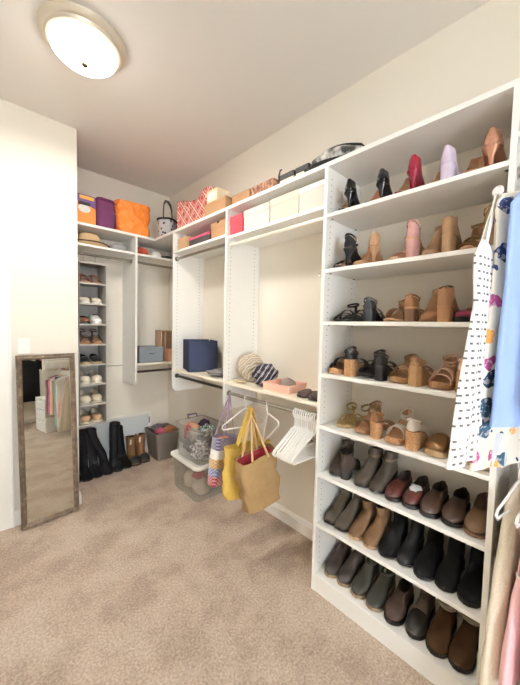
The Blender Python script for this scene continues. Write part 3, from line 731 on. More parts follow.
# ------------------------------------------------------------------ boots on the floor
def floor_boot(o, x, y, label, rz=-PI/2, grp=None): return place(o, (x, y + o_len(o), .0004), rz, label, 'boot', grp)
def tall(nm, h, bend, slouch=.02): return S_boot(nm, '#141416', h, .03, True, 'round', W=.096, L=.25, matfn=suede, kind='tall_boot', bend=bend, flare=1.3, slouch=slouch, pull=False)
floor_boot(tall('black suede tall boot', .40, lambda f: (.05*f, .0*f)), -1.075, 3.21, 'tall black boot at far left, half hidden by the wall corner')
floor_boot(tall('black suede tall boot', .40, lambda f: (.0*f, -.035*f*f)), -.978, 3.19, 'tall black boot standing second from the wall corner')
floor_boot(tall('black suede tall boot', .40, lambda f: (.0*f, -.09*f*f), .03), -.884, 3.205, 'tall black boot leaning left, third from the wall corner')
floor_boot(tall('black suede tall boot', .40, lambda f: (-.01*f, -.12*math.sin(f*PI/2)**2), .03), -.786, 3.20, 'slouching tall black boot arching left over a gap')
floor_boot(tall('black suede tall boot', .42, lambda f: (.0*f, .02*f)), -.688, 3.205, 'tallest black boot, standing upright left of a leaning boot')
floor_boot(tall('black suede tall boot', .375, lambda f: (.0*f, -.05*f), .035), -.592, 3.215, 'tall black boot beside the brown duck boots')
DUCKT = leather('duck boot tan leather', '#7A5434')
def duck():
    r = S_boot('duck boot tan leather', '#7A5434', .245, .012, False, 'round', W=.11, L=.26, kind='duck_boot', toe_cap=mat('black rubber shell', '#1A1A1B', .5), laces=mat('pale laces', '#B79B78'), flare=1.2, x1=.56)
    MB().ribbon([(.128, -.024, .2), (.130, -.024, .225), (.132, -.024, .26)], (0, .03, 0), .003).build('tongue_tag', mat('pale fleece tag', '#DCD3C4', .9), r)
    return r
dk = duck()
floor_boot(dk, -.492, 3.225, 'brown duck boot with black rubber toe, next to the black boots')
floor_boot(copy_tree(dk), -.385, 3.24, 'brown duck boot with black rubber toe, next to the grey bin')

# ------------------------------------------------------------------ boxes, bins
def lidbox(kind, x0, x1, y0, y1, z, h, m, label, cat='box', lidh=.03, group=None, front='x', lm=None, hole=False, rz=0):
    """lidded cardboard box; origin at its base centre"""
    cx, cy = (x0+x1)/2, (y0+y1)/2; a, b = (x1-x0)/2, (y1-y0)/2
    r = empty(kind, (cx, cy, z), rz, label, cat, group)
    MB().box(-a, a, -b, b, 0, h-.002).build('body', m, r, bevel=.0015)
    k = .0025
    l_ = MB().box(-a-k, a+k, -b-k, b+k, h-lidh, h).build('lid', lm or m, r, bevel=.0015)
    if hole:
        MB().lathe([(0, 0), (.012, 0), (.012, .0015), (0, .0015)], 16, M=Matrix.Translation((-a-k, 0, h-.004)) @ Matrix.Rotation(-PI/2, 4, 'Y'), sy=1.4).build('finger_notch', mat('box shadow hole', '#2B2018', .9), l_)
    return r
KRAFT = mat('kraft card', '#AE8560', .85, var=.06, scale=12)
KRAFT2 = mat('tan card', '#C29B74', .85, var=.06, scale=12)
WCARD = mat('white card', '#DCD7CC', .7, var=.02)
lidbox('shoe_box', -.325, -.03, 2.545, 2.70, HA+.0003, .115, KRAFT2, 'tan shoebox, leftmost on the hat shelf above the navy bin', lidh=.035)
lidbox('shoe_box', -.315, -.03, 2.20, 2.52, HA+.0003, .085, mat('dark grey card', '#4A4444', .7), 'dark shoebox with pink lid stripe between two tan boxes', lidh=.02, lm=mat('pink stripe lid', '#C4506E', .7))
lidbox('shoe_box', -.325, -.03, 1.955, 2.15, HA+.0003, .13, KRAFT, 'brown kraft shoebox with finger notch, beside the panel', lidh=.05, hole=True)
lidbox('shoe_box', -.325, -.03, 1.755, 1.895, HB+.0003, .145, mat('red card', '#CC4350', .7, var=.05), 'coral red shoebox at the left end of the row of white boxes', lidh=.06)
lidbox('shoe_box', -.325, -.02, 1.475, 1.735, HB+.0003, .15, WCARD, 'white shoebox next to the red shoebox', lidh=.045, group='white shoeboxes')
lidbox('shoe_box', -.325, -.02, 1.225, 1.465, HB+.0003, .155, mat('ivory card', '#DFD6C4', .7, var=.02), 'ivory shoebox in the middle of the white boxes', lidh=.045, group='white shoeboxes')
lidbox('shoe_box', -.33, -.02, 1.03, 1.215, HB+.0003, .15, WCARD, 'white box with open lid touching the shoe cabinet', lidh=.03, group='white shoeboxes', lm=mat('white gloss card', '#E6E3DC', .4))

# navy bin
def fabric_bin(kind, x0, x1, y0, y1, z, h, m, label, handle=None, rz=0, lid=False):
    cx, cy = (x0+x1)/2, (y0+y1)/2; a, b = (x1-x0)/2, (y1-y0)/2
    r = empty(kind, (cx, cy, z), rz, label, 'storage bin')
    k = .006
    o = MB()
    if lid: o.box(-a, a, -b, b, 0, h-.03)
    else:
        outer = [(-a, -b), (a, -b), (a, b), (-a, b)]; inner = [(-a+k, -b+k), (a-k, -b+k), (a-k, b-k), (-a+k, b-k)]
        o.loft([[V3((x, y, 0)) for x, y in outer], [V3((x, y, h)) for x, y in outer], [V3((x, y, h)) for x, y in inner], [V3((x, y, .01)) for x, y in inner]])
    o.build('body', m, r, bevel=.004)
    if lid: MB().box(-a-.003, a+.003, -b-.003, b+.003, h-.035, h).build('lid', m, r, bevel=.004)
    if handle: handle(r, a, b, h)
    return r
fabric_bin('fabric_bin', -.30, -.03, 2.405, 2.70, LOW+.0003, .29, cloth('navy canvas', '#32374B', .06), 'navy blue fabric bin on the lower shelf', rz=R(-20))
def hdl(r, a, b, h):
    MB().tube(bezier((-.03, -b-.004, h-.06), (0, -b-.018, h-.075), (.03, -b-.004, h-.06), 8), .005, 8).build('handle', cloth('grey webbing', '#5C6066'), r)
fabric_bin('fabric_bin', -.50, -.235, YBF+.02, YB-.03, 1.1203, .165, cloth('blue grey linen', '#868C92', .05), 'grey lidded fabric bin on the small back shelf', hdl, 0, True)
# wooden crate and tan box
wc = empty('wooden_box', (-.115, YBF+.17, 1.1203), 0, 'open beige wooden display box behind the tan carton', 'box')
WOODL = mat('pale beige wood', '#C9A98A', .7, var=.1, scale=8)
m_ = MB().box(-.105, .105, .08, .09, 0, .345)
for a in ((-.105, -.095, -.06, .09, 0, .345), (.095, .105, -.06, .09, 0, .345), (-.105, .105, -.06, .09, 0, .01), (-.105, .105, -.06, .09, .335, .345)): m_.box(*a)
m_.build('body', WOODL, wc)
MB().box(-.05, -.04, -.05, .08, .01, .335).build('divider', WOODL, wc)
lidbox('carton', -.185, -.03, YBF+.01, YBF+.1, 1.1203, .14, mat('salmon tan card', '#C68F6B', .8), 'small tan carton on the back shelf right of the grey bin')

# grey sheer pouch + dark flats on the lower shelf by the navy bin
o = lump('folded_scarf', (-.21, 2.13, LOW+.0003), (.12, .105, .028), cloth('grey sheer', '#8D8788', .25), 5, .5, 4, 4); tag(o, 'crumpled grey scarf lying in front of the navy bin', 'scarf')
o = lump('black_pouch', (-.24, 1.98, LOW+.0003), (.07, .035, .022), cloth('black nylon', '#23222A'), 6, .3, 3); tag(o, 'small black pouch at the shelf end beside the panel', 'pouch')

# B lower shelf: knit bag, plaid scarf, pink tray ...
t = NT('cream knit', .95, spec=.1); xx = t.xyz()
wv = t.math('SINE', t.math('MULTIPLY', t.math('ADD', xx[1], t.math('MULTIPLY', xx[2], .6)), 260))
t.color(t.mix(t.math('MULTIPLY_ADD', wv, .5, .5), '#B5A58F', '#DDD1BF')); t.bump(wv, .8, .006); KNIT = t.m
o = lump('knit_sweater', (-.185, 1.785, LOW+.0003), (.10, .085, .105), KNIT, 15, .35, 2.6, 4)
tag(o, 'cream ribbed knit sweater bundled against the panel', 'sweater')
t = NT('navy plaid wool', .95, spec=.1); xx = t.xyz()
u = t.math('FRACT', t.math('MULTIPLY', t.math('ADD', xx[0], xx[1]), 16)); v = t.math('FRACT', t.math('MULTIPLY', t.math('SUBTRACT', xx[0], t.math('ADD', xx[1], xx[2])), 18))
a_ = t.mix(t.math('LESS_THAN', u, .4), '#47454D', '#7A757A'); b_ = t.mix(t.math('LESS_THAN', v, .3), a_, '#2B2A33')
t.color(t.mix(t.math('LESS_THAN', t.math('ABSOLUTE', t.math('SUBTRACT', v, .65)), .06), b_, '#C9C2BC')); PLAID = t.m
o = lump('plaid_scarf', (-.2, 1.595, LOW+.0003), (.095, .085, .075), PLAID, 8, .4, 3.5, 4); tag(o, 'dark plaid scarf bundled between the knit sweater and pink tray', 'scarf')
o = lump('beige_glove', (-.295, 1.79, LOW+.0003), (.03, .07, .012), cloth('oatmeal wool', '#CDBB9C'), 4, .4, 3); tag(o, 'small beige knit piece at the shelf edge under the sweater', 'glove')
pk = mat('pink blush plastic', '#E9B7A2', .5, var=.03)
tr = empty('tray', (-.215, 1.395, LOW+.0003), R(3), 'blush pink open tray on the lower shelf', 'tray')
def tray(a, b, h, k=.006, fl=1.08):
    o = [(-a, -b), (a, -b), (a, b), (-a, b)]
    return MB().loft([[V3((x, y, 0)) for x, y in o], [V3((x*fl, y*fl, h)) for x, y in o], [V3(((abs(x)*fl-k)*(1 if x > 0 else -1), (abs(y)*fl-k)*(1 if y > 0 else -1), h)) for x, y in o], [V3(((abs(x)-k)*(1 if x > 0 else -1), (abs(y)-k)*(1 if y > 0 else -1), .006)) for x, y in o]])
tray(.095, .108, .055).build('body', pk, tr, bevel=.004)
o = lump('felt_beanie', (-.20, 1.38, LOW+.0072), (.055, .06, .052), cloth('grey felt', '#8B7F78', .2), 2, .15, 3, 3, .5); tag(o, 'grey felt beanie sitting in the pink tray', 'hat')
fl = S_slip('dark flip flop', '#4A3A36', top=((.38, .03), (.5, .034), (.65, .034), (.8, .03), (1, .02)), back=False, W=.07, L=.17, lin_m=mat('plum insole', '#5B4A4A'), kind='slipper', plat=.01)
place(fl, (-.15, 1.16, LOW+.0003), PI+R(-10), 'dark brown slipper, left one, near the shoe cabinet on the lower shelf', 'slipper', 'slippers on the lower shelf')
f2 = copy_tree(fl); place(f2, (-.16, 1.085, LOW+.0003), PI, 'dark brown slipper, right one, against the shoe cabinet side', 'slipper', 'slippers on the lower shelf')
o = lump('rolled_belt', (-.07, 1.095, LOW+.0003), (.055, .05, .045), cloth('plum tweed', '#8A5A68', .3), 9, .3, 4); tag(o, 'plum coloured rolled scarf in the corner beside the shoe cabinet', 'scarf'); o.name = 'rolled_scarf'

# ------------------------------------------------------------------ top boards
def pattern_box_mat():
    t = NT('orange printed carton', .6); x = t.xyz(); 
    t.color(t.mix(t.math('GREATER_THAN', t.math('ADD', x[2], t.math('MULTIPLY', x[0], .35)), .175), '#E88A3A', '#6A4A78')); return t.m
ob = empty('printed_carton', (-.985, 3.28, T+.0003), 0, 'orange and purple printed carton beside the purple bag', 'carton')
MB().box(-.075, .075, -.09, .09, 0, .26).build('body', pattern_box_mat(), ob, bevel=.002)
q = MB(); q.lathe([(0, 0), (.05, 0), (.05, .001), (0, .001)], 24, M=Matrix.Translation((-.02, -.09, .135)) @ Matrix.Rotation(PI/2, 4, 'X'), sy=.75)
q.build('white_picture', mat('printed white oval', '#E8E6DC', .6, var=.25, scale=40), ob)
q = MB().box(-.07, .03, -.0912, -.09, .165, .195); q.build('dark_band', mat('printed dark band', '#3C2B33', .6), ob)
MB().box(-.06, .06, -.0912, -.09, .22, .25).build('yellow_band', mat('printed yellow', '#F0B04A', .6), ob)
def softbox(W, Dp, Hh, taper=.9, n=28, bulge=.02, lv=8, seed=0, wob=.006, topopen=False, sq=3.2):
    rings = []
    def ring(f, k=1):
        w, d = W/2*(1+(taper-1)*f), Dp/2*(1+(taper-1)*f)
        b = bulge*math.sin(PI*min(1, f*1.05))
        r = []
        for i in range(n):
            a = 2*PI*i/n; ca, sa = math.cos(a), math.sin(a)
            x = math.copysign(abs(ca)**(2/sq), ca)*(w+b)*k; y = math.copysign(abs(sa)**(2/sq), sa)*(d+b)*k
            nn = noise.noise(V3((x*14 + seed, y*14, f*Hh*14)))*wob + noise.noise(V3((x*32 + seed, y*32, f*Hh*20)))*wob*.5
            r.append(V3((x*(1+nn/.1), y*(1+nn/.1), f*Hh)))
        return r
    for i in range(lv+1): rings.append(ring(i/lv))
    if topopen:
        rings += [ring(1, .965), ring(.6, .93), ring(.25, .9)]
    else:
        t_ = ring(1)
        for k, z in ((.9, .012), (.6, .02), (.2, .024)): rings.append([V3((p.x*k, p.y*k, Hh+z)) for p in t_])
    return MB().loft(rings)
PUR = cloth('plum purple nylon', '#6B3A5A', .1)
pb = empty('purple_bag', (-.815, 3.29, T+.0003), R(4), 'plum purple zipped bag between the printed carton and orange bag', 'bag')
softbox(.185, .2, .275, .92, bulge=.008, wob=.003, sq=4).build('body', PUR, pb, sharp=80)
z_ = MB(); z_.tube([(.045, -.112, .16), (.088, -.095, .145)], .004, 6); z_.build('pocket_zip', CHROME, pb)
MB().ribbon([(-.085, -.106, .25), (0, -.112, .255), (.085, -.1, .25)], (0, 0, .006), .003).build('piping', cloth('dark plum', '#4A2740'), pb)
ORG = NT('orange paper', .55); ORG.color(ORG.mix(ORG.noise(9, 3), '#E8761F', '#F4943C')); ORG.bump(ORG.vor(16)['Distance'], .9, .02); ORG = ORG.m
og = empty('orange_bag', (-.535, 3.335, T+.0003), R(-3), 'large bright orange shopping bag on the back top board', 'shopping bag')
softbox(.33, .2, .335, 1.02, bulge=.006, wob=.014, seed=4, lv=12, topopen=True, sq=5).build('body', ORG, og, sharp=50)
# patterned basket tote
t = NT('grey spotted canvas', .7); vd = t.vor(24); n2 = t.noise(60, 2)
t.color(t.mix(t.math('LESS_THAN', vd['Distance'], .3), t.mix(n2, '#9E9C9C', '#C2BFBC'), '#2E2C30')); SPOT = t.m
gb = empty('basket_tote', (-.215, 3.14, T+.0003), R(40), 'grey spotted basket tote with a black arched handle', 'tote bag')
softbox(.19, .15, .20, 1.18, bulge=.004, wob=.001, topopen=True, sq=3).build('body', SPOT, gb, sharp=60)
rim = [V3((math.copysign(abs(math.cos(a))**.67, math.cos(a))*.114, math.copysign(abs(math.sin(a))**.67, math.sin(a))*.09, .2)) for a in [2*PI*k/28 for k in range(28)]]
MB().tube(rim, .011, 8, closed=True).build('rim_band', BLACK, gb)
MB().tube([(-.112, 0, .19), (-.112, 0, .28), (-.1, 0, .35), (-.06, 0, .395), (0, 0, .41), (.06, 0, .395), (.1, 0, .35), (.112, 0, .28), (.112, 0, .19)], [.006, .006, .007, .012, .013, .012, .007, .006, .006], 10).build('handle', BLACK, gb)
# coral trellis bag
t = NT('coral trellis print', .6); x = t.xyz()
u = t.math('FRACT', t.math('MULTIPLY', t.math('ADD', t.math('ADD', x[1], x[0]), x[2]), 7.5)); v = t.math('FRACT', t.math('MULTIPLY', t.math('SUBTRACT', t.math('SUBTRACT', x[1], x[0]), x[2]), 7.5))
du = t.math('ABSOLUTE', t.math('SUBTRACT', u, .5)); dv = t.math('ABSOLUTE', t.math('SUBTRACT', v, .5))
mx = t.math('MAXIMUM', du, dv)
ln = t.math('GREATER_THAN', mx, .43); md = t.math('LESS_THAN', t.math('ABSOLUTE', t.math('SUBTRACT', mx, .26)), .03)
t.color(t.mix(t.math('MAXIMUM', ln, md), '#C8524A', '#F3E0D4')); TREL = t.m
cb = empty('trellis_bag', (-.125, 2.63, T+.0003), 0, 'coral trellis patterned gift bag on the top board', 'gift bag')
poly = [(-.32, 0), (.32, 0), (.32, .36), (.25, .352), (.05, .295), (-.08, .28), (-.13, .335), (-.26, .345), (-.32, .30)]
m_ = MB(); rr = []
for xx_, k in ((-.075, .95), (-.085, 1), (.07, 1), (.08, .95)):
    rr.append([V3((xx_ , yy*k, zz*(.99 if k < 1 else 1))) for yy, zz in poly])
m_.loft(rr).build('body', TREL, cb, bevel=.01, sharp=40)
MB().tube(bezier((-.09, .06, .2), (-.12, .12, .31), (-.09, .2, .21), 10), .004, 6).build('handle', cloth('cream cord', '#E9D9BE'), cb)
lidbox('carton', -.335, -.205, 1.95, 2.245, T+.0003, .10, KRAFT, 'brown carton under the cream box, right of the trellis bag', lidh=.02)
cbx = lidbox('gift_box', -.33, -.215, 2.07, 2.215, T+.1006, .10, mat('cream gift card', '#E3D2AE', .7), 'small cream box standing on the brown carton', lidh=.012)
MB().box(-.0605, -.0595, -.05, .05, .02, .08).build('front_label', mat('pale print label', '#F4EEDD', .6, var=.15, scale=60), cbx)
def suit(name, x0, x1, y0, y1, h, m, label, cat, hm=None):
    r = empty(name, ((x0+x1)/2, (y0+y1)/2, T+.0003), 0, label, cat)
    a, b = (x1-x0)/2, (y1-y0)/2
    MB().box(-a, a, -b, b, 0, h).build('body', m, r, bevel=.006)
    if hm: MB().box(-a-.002, -a, -b*.8, b*.8, h*.25, h*.75).build('front_band', hm, r)
    return r
t = NT('brown carved wood', .6); n1 = t.noise(40, 4); t.color(t.ramp(n1, [(.35, '#5E3A2C'), (.5, '#8F5B45'), (.65, '#C59A7A')])); CARV = t.m
lidbox('carton', -.29, -.05, 1.72, 1.925, T+.0003, .095, KRAFT, 'low brown carton left of the patterned case on the top board', lidh=.02)
suit('patterned_case', -.30, -.06, 1.47, 1.70, .09, CARV, 'flat brown patterned case on the top board', 'case')
cd = MB(); cd.tube([(-.27, 1.455, T+.006), (-.275, 1.44, T+.05), (-.28, 1.44, T+.09), (-.272, 1.435, T+.13), (-.25, 1.445, T+.145)], .005, 8)
tag(cd.build('power_cable', BLACK), 'short black cable sticking up beside the patterned case', 'cable')
def crate(y0, y1, label):
    r = empty('dark_box', (-.18, (y0+y1)/2, T+.0003), 0, label, 'box')
    b = (y1-y0)/2
    MB().box(-.11, .11, -b, b, 0, .05).build('body', mat('cream box side', '#E9E0CC', .6), r, bevel=.003)
    MB().box(-.113, .113, -b-.002, b+.002, .05, .083).build('lid', mat('black box lid', '#24201E', .5), r, bevel=.003)
    return r
crate(1.30, 1.42, 'black lidded cream box next to the black cable'); crate(1.185, 1.285, 'black lidded cream box touching the black and white bag')
t = NT('black white print', .5); x = t.noise(11, 3); t.color(t.ramp(x, [(.38, '#DAD6D0'), (.48, '#8F8B86'), (.54, '#2A2828')], False)); BW = t.m
bw = empty('duffel_bag', (-.19, 1.04, T+.0003), 0, 'black and white printed duffel bag lying above the shoe cabinet corner', 'bag')
rings = []
for i in range(15):
    f = i/14; yy = .165 - .33*f; hh = .04 + .03*math.sin(PI*min(1, .16+f*.8)); ww = .12*(.55+.45*math.sin(PI*(.06+f*.88)))
    rings.append([V3((ww*math.cos(a)*1.0, yy, hh*(1+math.sin(a)) )) for a in [2*PI*k/20 for k in range(20)]])
MB().loft(rings).build('body', BW, bw, sharp=70)
MB().ribbon([V3((0, .165 - .33*f, 2*(.04+.03*math.sin(PI*min(1, .16+f*.8)))+.002)) for f in [i/14 for i in range(15)]], (.09, 0, 0), .004).build('top_flap', BLACK, bw)
MB().tube([(-.125, .15 - .33*f, .02+.012*math.sin(f*5)) for f in [i/12 for i in range(13)]], .011, 8).build('strap', BLACK, bw)

# back hat shelf
STRAW = NT('straw', .9); STRAW.color(STRAW.mix(STRAW.noise(60, 3), '#C9A673', '#E6CBA0')); STRAW = STRAW.m
ht = empty('straw_hat', (-.93, 3.335, HC-.012), 0, 'straw sun hat with brown band on the back hat shelf', 'hat')
MB().lathe([(.17, .05), (.14, .03), (.105, .02), (.096, .028), (.092, .11), (.078, .14), (.035, .15), (0, .148)], 36, cap0=False, cap1=False).build('crown', STRAW, ht, solid=.004)
MB().lathe([(.096, .03), (.1, .03), (.097, .068), (.094, .068)], 36, cap0=False, cap1=False).build('hat_band', mat('brown ribbon', '#6B4B38', .7), ht)
q = MB(); q.tube([(.171*math.cos(2*PI*k/36), .171*math.sin(2*PI*k/36), .05) for k in range(36)], .006, 8, closed=True); q.build('brim_binding', mat('dark binding', '#4F382B', .8), ht)
o = MB().lathe([(0, 0), (.11, 0), (.115, .012), (.1, .02), (0, .022)], 28, sy=.9).build('flat_beret', cloth('grey tweed', '#8E8A88', .25)); o.location = (-.655, 3.32, HC+.0003); tag(o, 'flat grey beret at the bottom of the small stack', 'hat')
o = MB().lathe([(0, 0), (.08, 0), (.085, .02), (.075, .05), (.04, .066), (0, .068)], 28, sy=.9).build('grey_beanie', cloth('silver grey knit', '#A5A3A3', .2)); o.location = (-.67, 3.32, HC+.0228); tag(o, 'rounded grey knit beanie on top of the small stack', 'hat')
o = lump('red_pouch', (-.43, 3.33, HC+.0003), (.07, .07, .055), cloth('brick red cloth', '#B5523F'), 3, .3); tag(o, 'brick red crumpled pouch on the hat shelf right of the divider', 'pouch')
o = MB().lathe([(.085, .003), (.06, .008), (.055, .02), (.05, .055), (.03, .075), (0, .08)], 28, cap0=False, cap1=False).build('bucket_hat', cloth('off white cotton', '#E5E0D8'), solid=.003); o.location = (-.275, 3.30, HC+.002); tag(o, 'off-white bucket hat on the hat shelf near the corner', 'hat')
o = lump('dark_glove', (-.12, 3.36, HC+.0003), (.06, .07, .035), cloth('charcoal wool', '#4C4A4C'), 12, .35); tag(o, 'charcoal folded glove in the corner beside the white hat', 'glove')

# ------------------------------------------------------------------ hanging organizer
ORGY0, ORGY1 = 3.14, 3.40; OX0, OX1 = -1.062, -.838; OZ0, OZ1 = .575, 2.085
oc = ((OX0+OX1)/2, (ORGY0+ORGY1)/2)
oz = empty('shoe_organizer', (oc[0], oc[1], OZ0), 0, 'grey hanging fabric organizer with eight shoe pockets', 'shoe organizer')
GF = cloth('grey organizer fabric', '#A7A29B', .06); GL = cloth('pale grey trim', '#C4BFB6', .05)
a, b, hh = (OX1-OX0)/2, (ORGY1-ORGY0)/2, OZ1-OZ0
for s in (-1, 1): MB().box(s*a-.002, s*a+.002, -b, b, 0, hh).build('side_panel', GF, oz)
MB().box(-a, a, b-.004, b, 0, hh).build('back_panel', GF, oz)
zs = [OZ0 + .004 + (hh-.004)*k/8 for k in range(9)]
for k, z in enumerate(zs):
    s_ = MB().box(-a+.002, a-.002, -b, b-.004, z-OZ0-.004, z-OZ0).build('pocket_shelf', GF, oz)
    MB().box(-a, a, -b-.003, -b, z-OZ0-.010, z-OZ0+.003).build('binding', GL, s_)
for s in (-.05, .05):
    MB().tube([(s, .0, hh), (s, -.01+(3.26-oc[1]), hh+.07), (s, -.016+(3.26-oc[1]), 2.19-OZ0), (s, (3.26-oc[1]), 2.178+.016-OZ0), (s, .016+(3.26-oc[1]), 2.18-OZ0)], .002, 6).build('hook', CHROME, oz)
def org_pair(make, row, l1, l2, cat, dx=.05, pitch=0, x0=None):
    o = make; c = copy_tree(o); z = zs[7-row]+.0006; L = o_len(o)
    cx = oc[0]
    for q, s, lab in ((o, -1, l1), (c, 1, l2)): place(q, (cx + s*dx, ORGY0+.012+L, z), (0, 0, -PI/2), lab, cat, 'shoes in the hanging organizer')
org_pair(S_sandal('brown woven sandal', '#8B5636', .03, 'block', bands=((.5, .03, .07), (.66, .03, .055), (.8, .025, .04)), ankle=.085, W=.085, L=.22, kind='strappy_sandal'), 0, 'brown strappy sandal, left one in the topmost organizer pocket', 'brown strappy sandal, right one in the topmost organizer pocket', 'sandal')
org_pair(S_slip('cream canvas sneaker', '#E3D8C4', W=.085, L=.22, sole_m=mat('white rubber', '#EFEBE2', .6), kind='canvas_shoe', opn=.44), 1, 'cream canvas shoe, left one in the second organizer pocket', 'cream canvas shoe, right one in the second organizer pocket', 'canvas shoe')
o = S_slip('brown moc flat', '#85583D', W=.085, L=.22, kind='flat_shoe', opn=.6); place(o, (oc[0]-.05, ORGY0+.012+o_len(o), zs[5]+.0006), (0, 0, -PI/2), 'brown flat shoe in the third organizer pocket', 'flat shoe')
o = S_slip('white trainer', '#F0EEE8', W=.09, L=.225, kind='sneaker', opn=.45, sole_m=mat('white rubber', '#EFEBE2', .6), top=((0, .075), (.2, .07), (.4, .08), (.55, .07), (.75, .05), (.9, .04), (1, .012))); place(o, (oc[0]+.048, ORGY0+.012+o_len(o), zs[5]+.0006), (0, 0, -PI/2), 'white sneaker in the third organizer pocket', 'sneaker')
org_pair(S_sandal('dark stripe wedge', '#4A3A34', .05, 'wedge', CORK, bands=((.6, .04, .055), (.78, .03, .042)), ankle=.07, W=.088, L=.22, plat=.02, kind='wedge_sandal'), 3, 'dark banded wedge sandal, left one in the fourth organizer pocket', 'dark banded wedge sandal, right one in the fourth organizer pocket', 'wedge sandal')
org_pair(S_slip('black runner', '#1D1C1E', W=.088, L=.23, sole_m=mat('sand sole', '#C8AE86', .7), kind='sneaker', opn=.45, strap=('grey stripe', '#8C8A88')), 4, 'black sneaker with tan sole, left one in the fifth organizer pocket', 'black sneaker with tan sole, right one in the fifth organizer pocket', 'sneaker')
IV = lambda n: leather(n, '#D8CDB8', .35)
def ivory(nm, c): return S_slip(nm, c, W=.09, L=.22, kind='ballet_flat', opn=.62, lin_m=mat('cream lining', '#C9BBA2'), sole_m=mat('ivory sole', '#E8DECB'), top=((0, .075), (.2, .065), (.45, .045), (.65, .06), (.8, .06), (.92, .045), (1, .015)))
org_pair(ivory('ivory leather flat', '#DDD3BF'), 5, 'ivory ballet flat, left one in the sixth organizer pocket', 'ivory ballet flat, right one in the sixth organizer pocket', 'ballet flat')
org_pair(ivory('cream leather flat', '#E2D6BC'), 6, 'cream ballet flat, left one in the seventh organizer pocket', 'cream ballet flat, right one in the seventh organizer pocket', 'ballet flat')
org_pair(ivory('blush tan flat', '#B3926F'), 7, 'blush tan flat, left one in the lowest organizer pocket', 'blush tan flat, right one in the lowest organizer pocket', 'ballet flat')

# ------------------------------------------------------------------ floor totes
def clear_mat(name, tint, alpha):
    t = NT(name, .12, spec=.5); t.color(tint)
    tr_ = t.n('ShaderNodeBsdfTransparent'); tr_.inputs[0].default_value = (.93, .93, .92, 1)
    mx_ = t.n('ShaderNodeMixShader'); mx_.inputs[0].default_value = alpha
    t.l(tr_.outputs[0], mx_.inputs[1]); t.l(t.b.outputs[0], mx_.inputs[2])
    t.l(mx_.outputs[0], t.t.nodes['Material Output'].inputs['Surface']); return t.m
CLEAR = clear_mat('clear tote plastic', '#D6D2CA', .26)
def rrect(a, b, r, z, n=5):
    pts = []
    for cx, cy, s in ((a-r, b-r, 0), (-a+r, b-r, 1), (-a+r, -b+r, 2), (a-r, -b+r, 3)):
        for k in range(n+1):
            an = PI/2*(s + k/n); pts.append(V3((cx + r*math.cos(an), cy + r*math.sin(an), z)))
    return pts
def tote(name, cx, cy, z, a, b, h, fl, label, rz=0):
    r = empty(name, (cx, cy, z), rz, label, 'storage tote')
    k = .003
    MB().loft([rrect(a, b, .04, 0), rrect(a*fl, b*fl, .045, h), rrect(a*fl+.008, b*fl+.008, .045, h), rrect(a*fl+.008, b*fl+.008, .045, h-.012), rrect(a*fl+.003, b*fl+.003, .045, h-.012)], cap1=False).build('body', CLEAR, r, sharp=30)
    return r
LTX, LTY = -.222, 2.42
lt = tote('storage_tote', LTX, LTY, .0004, .165, .21, .30, 1.1, 'lower clear plastic tote with a white lid on the carpet')
la, lb = .165*1.1+.012, .21*1.1+.012
MB().loft([rrect(la, lb, .05, .292), rrect(la+.006, lb+.006, .05, .297), rrect(la+.006, lb+.006, .05, .318), rrect(la-.004, lb-.004, .05, .324), rrect(la-.02, lb-.02, .045, .322), rrect(la-.03, lb-.03, .04, .314)]).build('lid', mat('milky white plastic', '#EFEDE6', .35, var=.02), lt, sharp=50)
ut = tote('storage_tote', LTX, LTY-.005, .3148, .145, .19, .31, 1.09, 'upper clear plastic tote full of clothes, on the white lid', rz=R(2))
MB().tube([(.09, .205, .305), (.09, .225, .33), (-.01, .225, .335), (-.01, .205, .305)], .008, 8).build('latch_handle', mat('dark violet handle', '#3E3650', .5), ut)
bagc = [('#B7A68F', (.07, .09, .075)), ('#C9B79A', (.075, .07, .08)), ('#8F8578', (.07, .09, .075)), ('#A99A86', (.07, .075, .08)), ('#9A3F44', (.06, .05, .035)), ('#B5AC9F', (.075, .08, .07))]
pos = [(-.07, -.11, 0), (-.06, .06, 0), (.07, -.08, 0), (.07, .08, 0), (-.085, -.1, .15), (-.03, .09, .15)]
nms = ['taupe handbag lying in the front of the lower tote', 'cream handbag in the lower tote near its left end', 'grey-brown handbag at the right of the lower tote', 'beige pouch deep in the lower tote', 'small red purse near the top of the lower tote', 'pale grey cloth bag on top in the lower tote']
for i, ((c_, s_), p_, l_) in enumerate(zip(bagc, pos, nms)):
    o = lump('handbag' if i not in (4, 5) else ('purse' if i == 4 else 'cloth_bag'), (LTX+p_[0], LTY+p_[1], .005 + p_[2]), s_, cloth('bag ' + c_, c_, .2), 20+i, .2, 3); tag(o, l_, 'bag')
cl = [('#5B5C63', (.12, .165, .115), (-.0, .03, .0), 'charcoal sweater at the bottom of the upper tote'), ('#8D8A90', (.08, .09, .09), (-.055, -.085, .0), 'grey printed top pressed against the front of the upper tote'), ('#4B4A55', (.065, .09, .10), (.07, -.08, .0), 'dark slate garment at the right of the upper tote'),
      ('#9C3D52', (.035, .03, .075), (-.1, .06, .13), 'raspberry red garment against the wall of the upper tote'), ('#3B5A50', (.085, .07, .05), (.03, -.06, .185), 'green and white printed garment on top of the upper tote'), ('#C08E72', (.06, .06, .045), (-.05, .09, .2), 'salmon garment on top of the upper tote'), ('#3C3040', (.05, .06, .05), (.08, .07, .2), 'dark plum garment at the back of the upper tote'), ('#A6A09C', (.07, .06, .05), (-.06, .0, .15), 'pale grey garment near the top of the upper tote')]
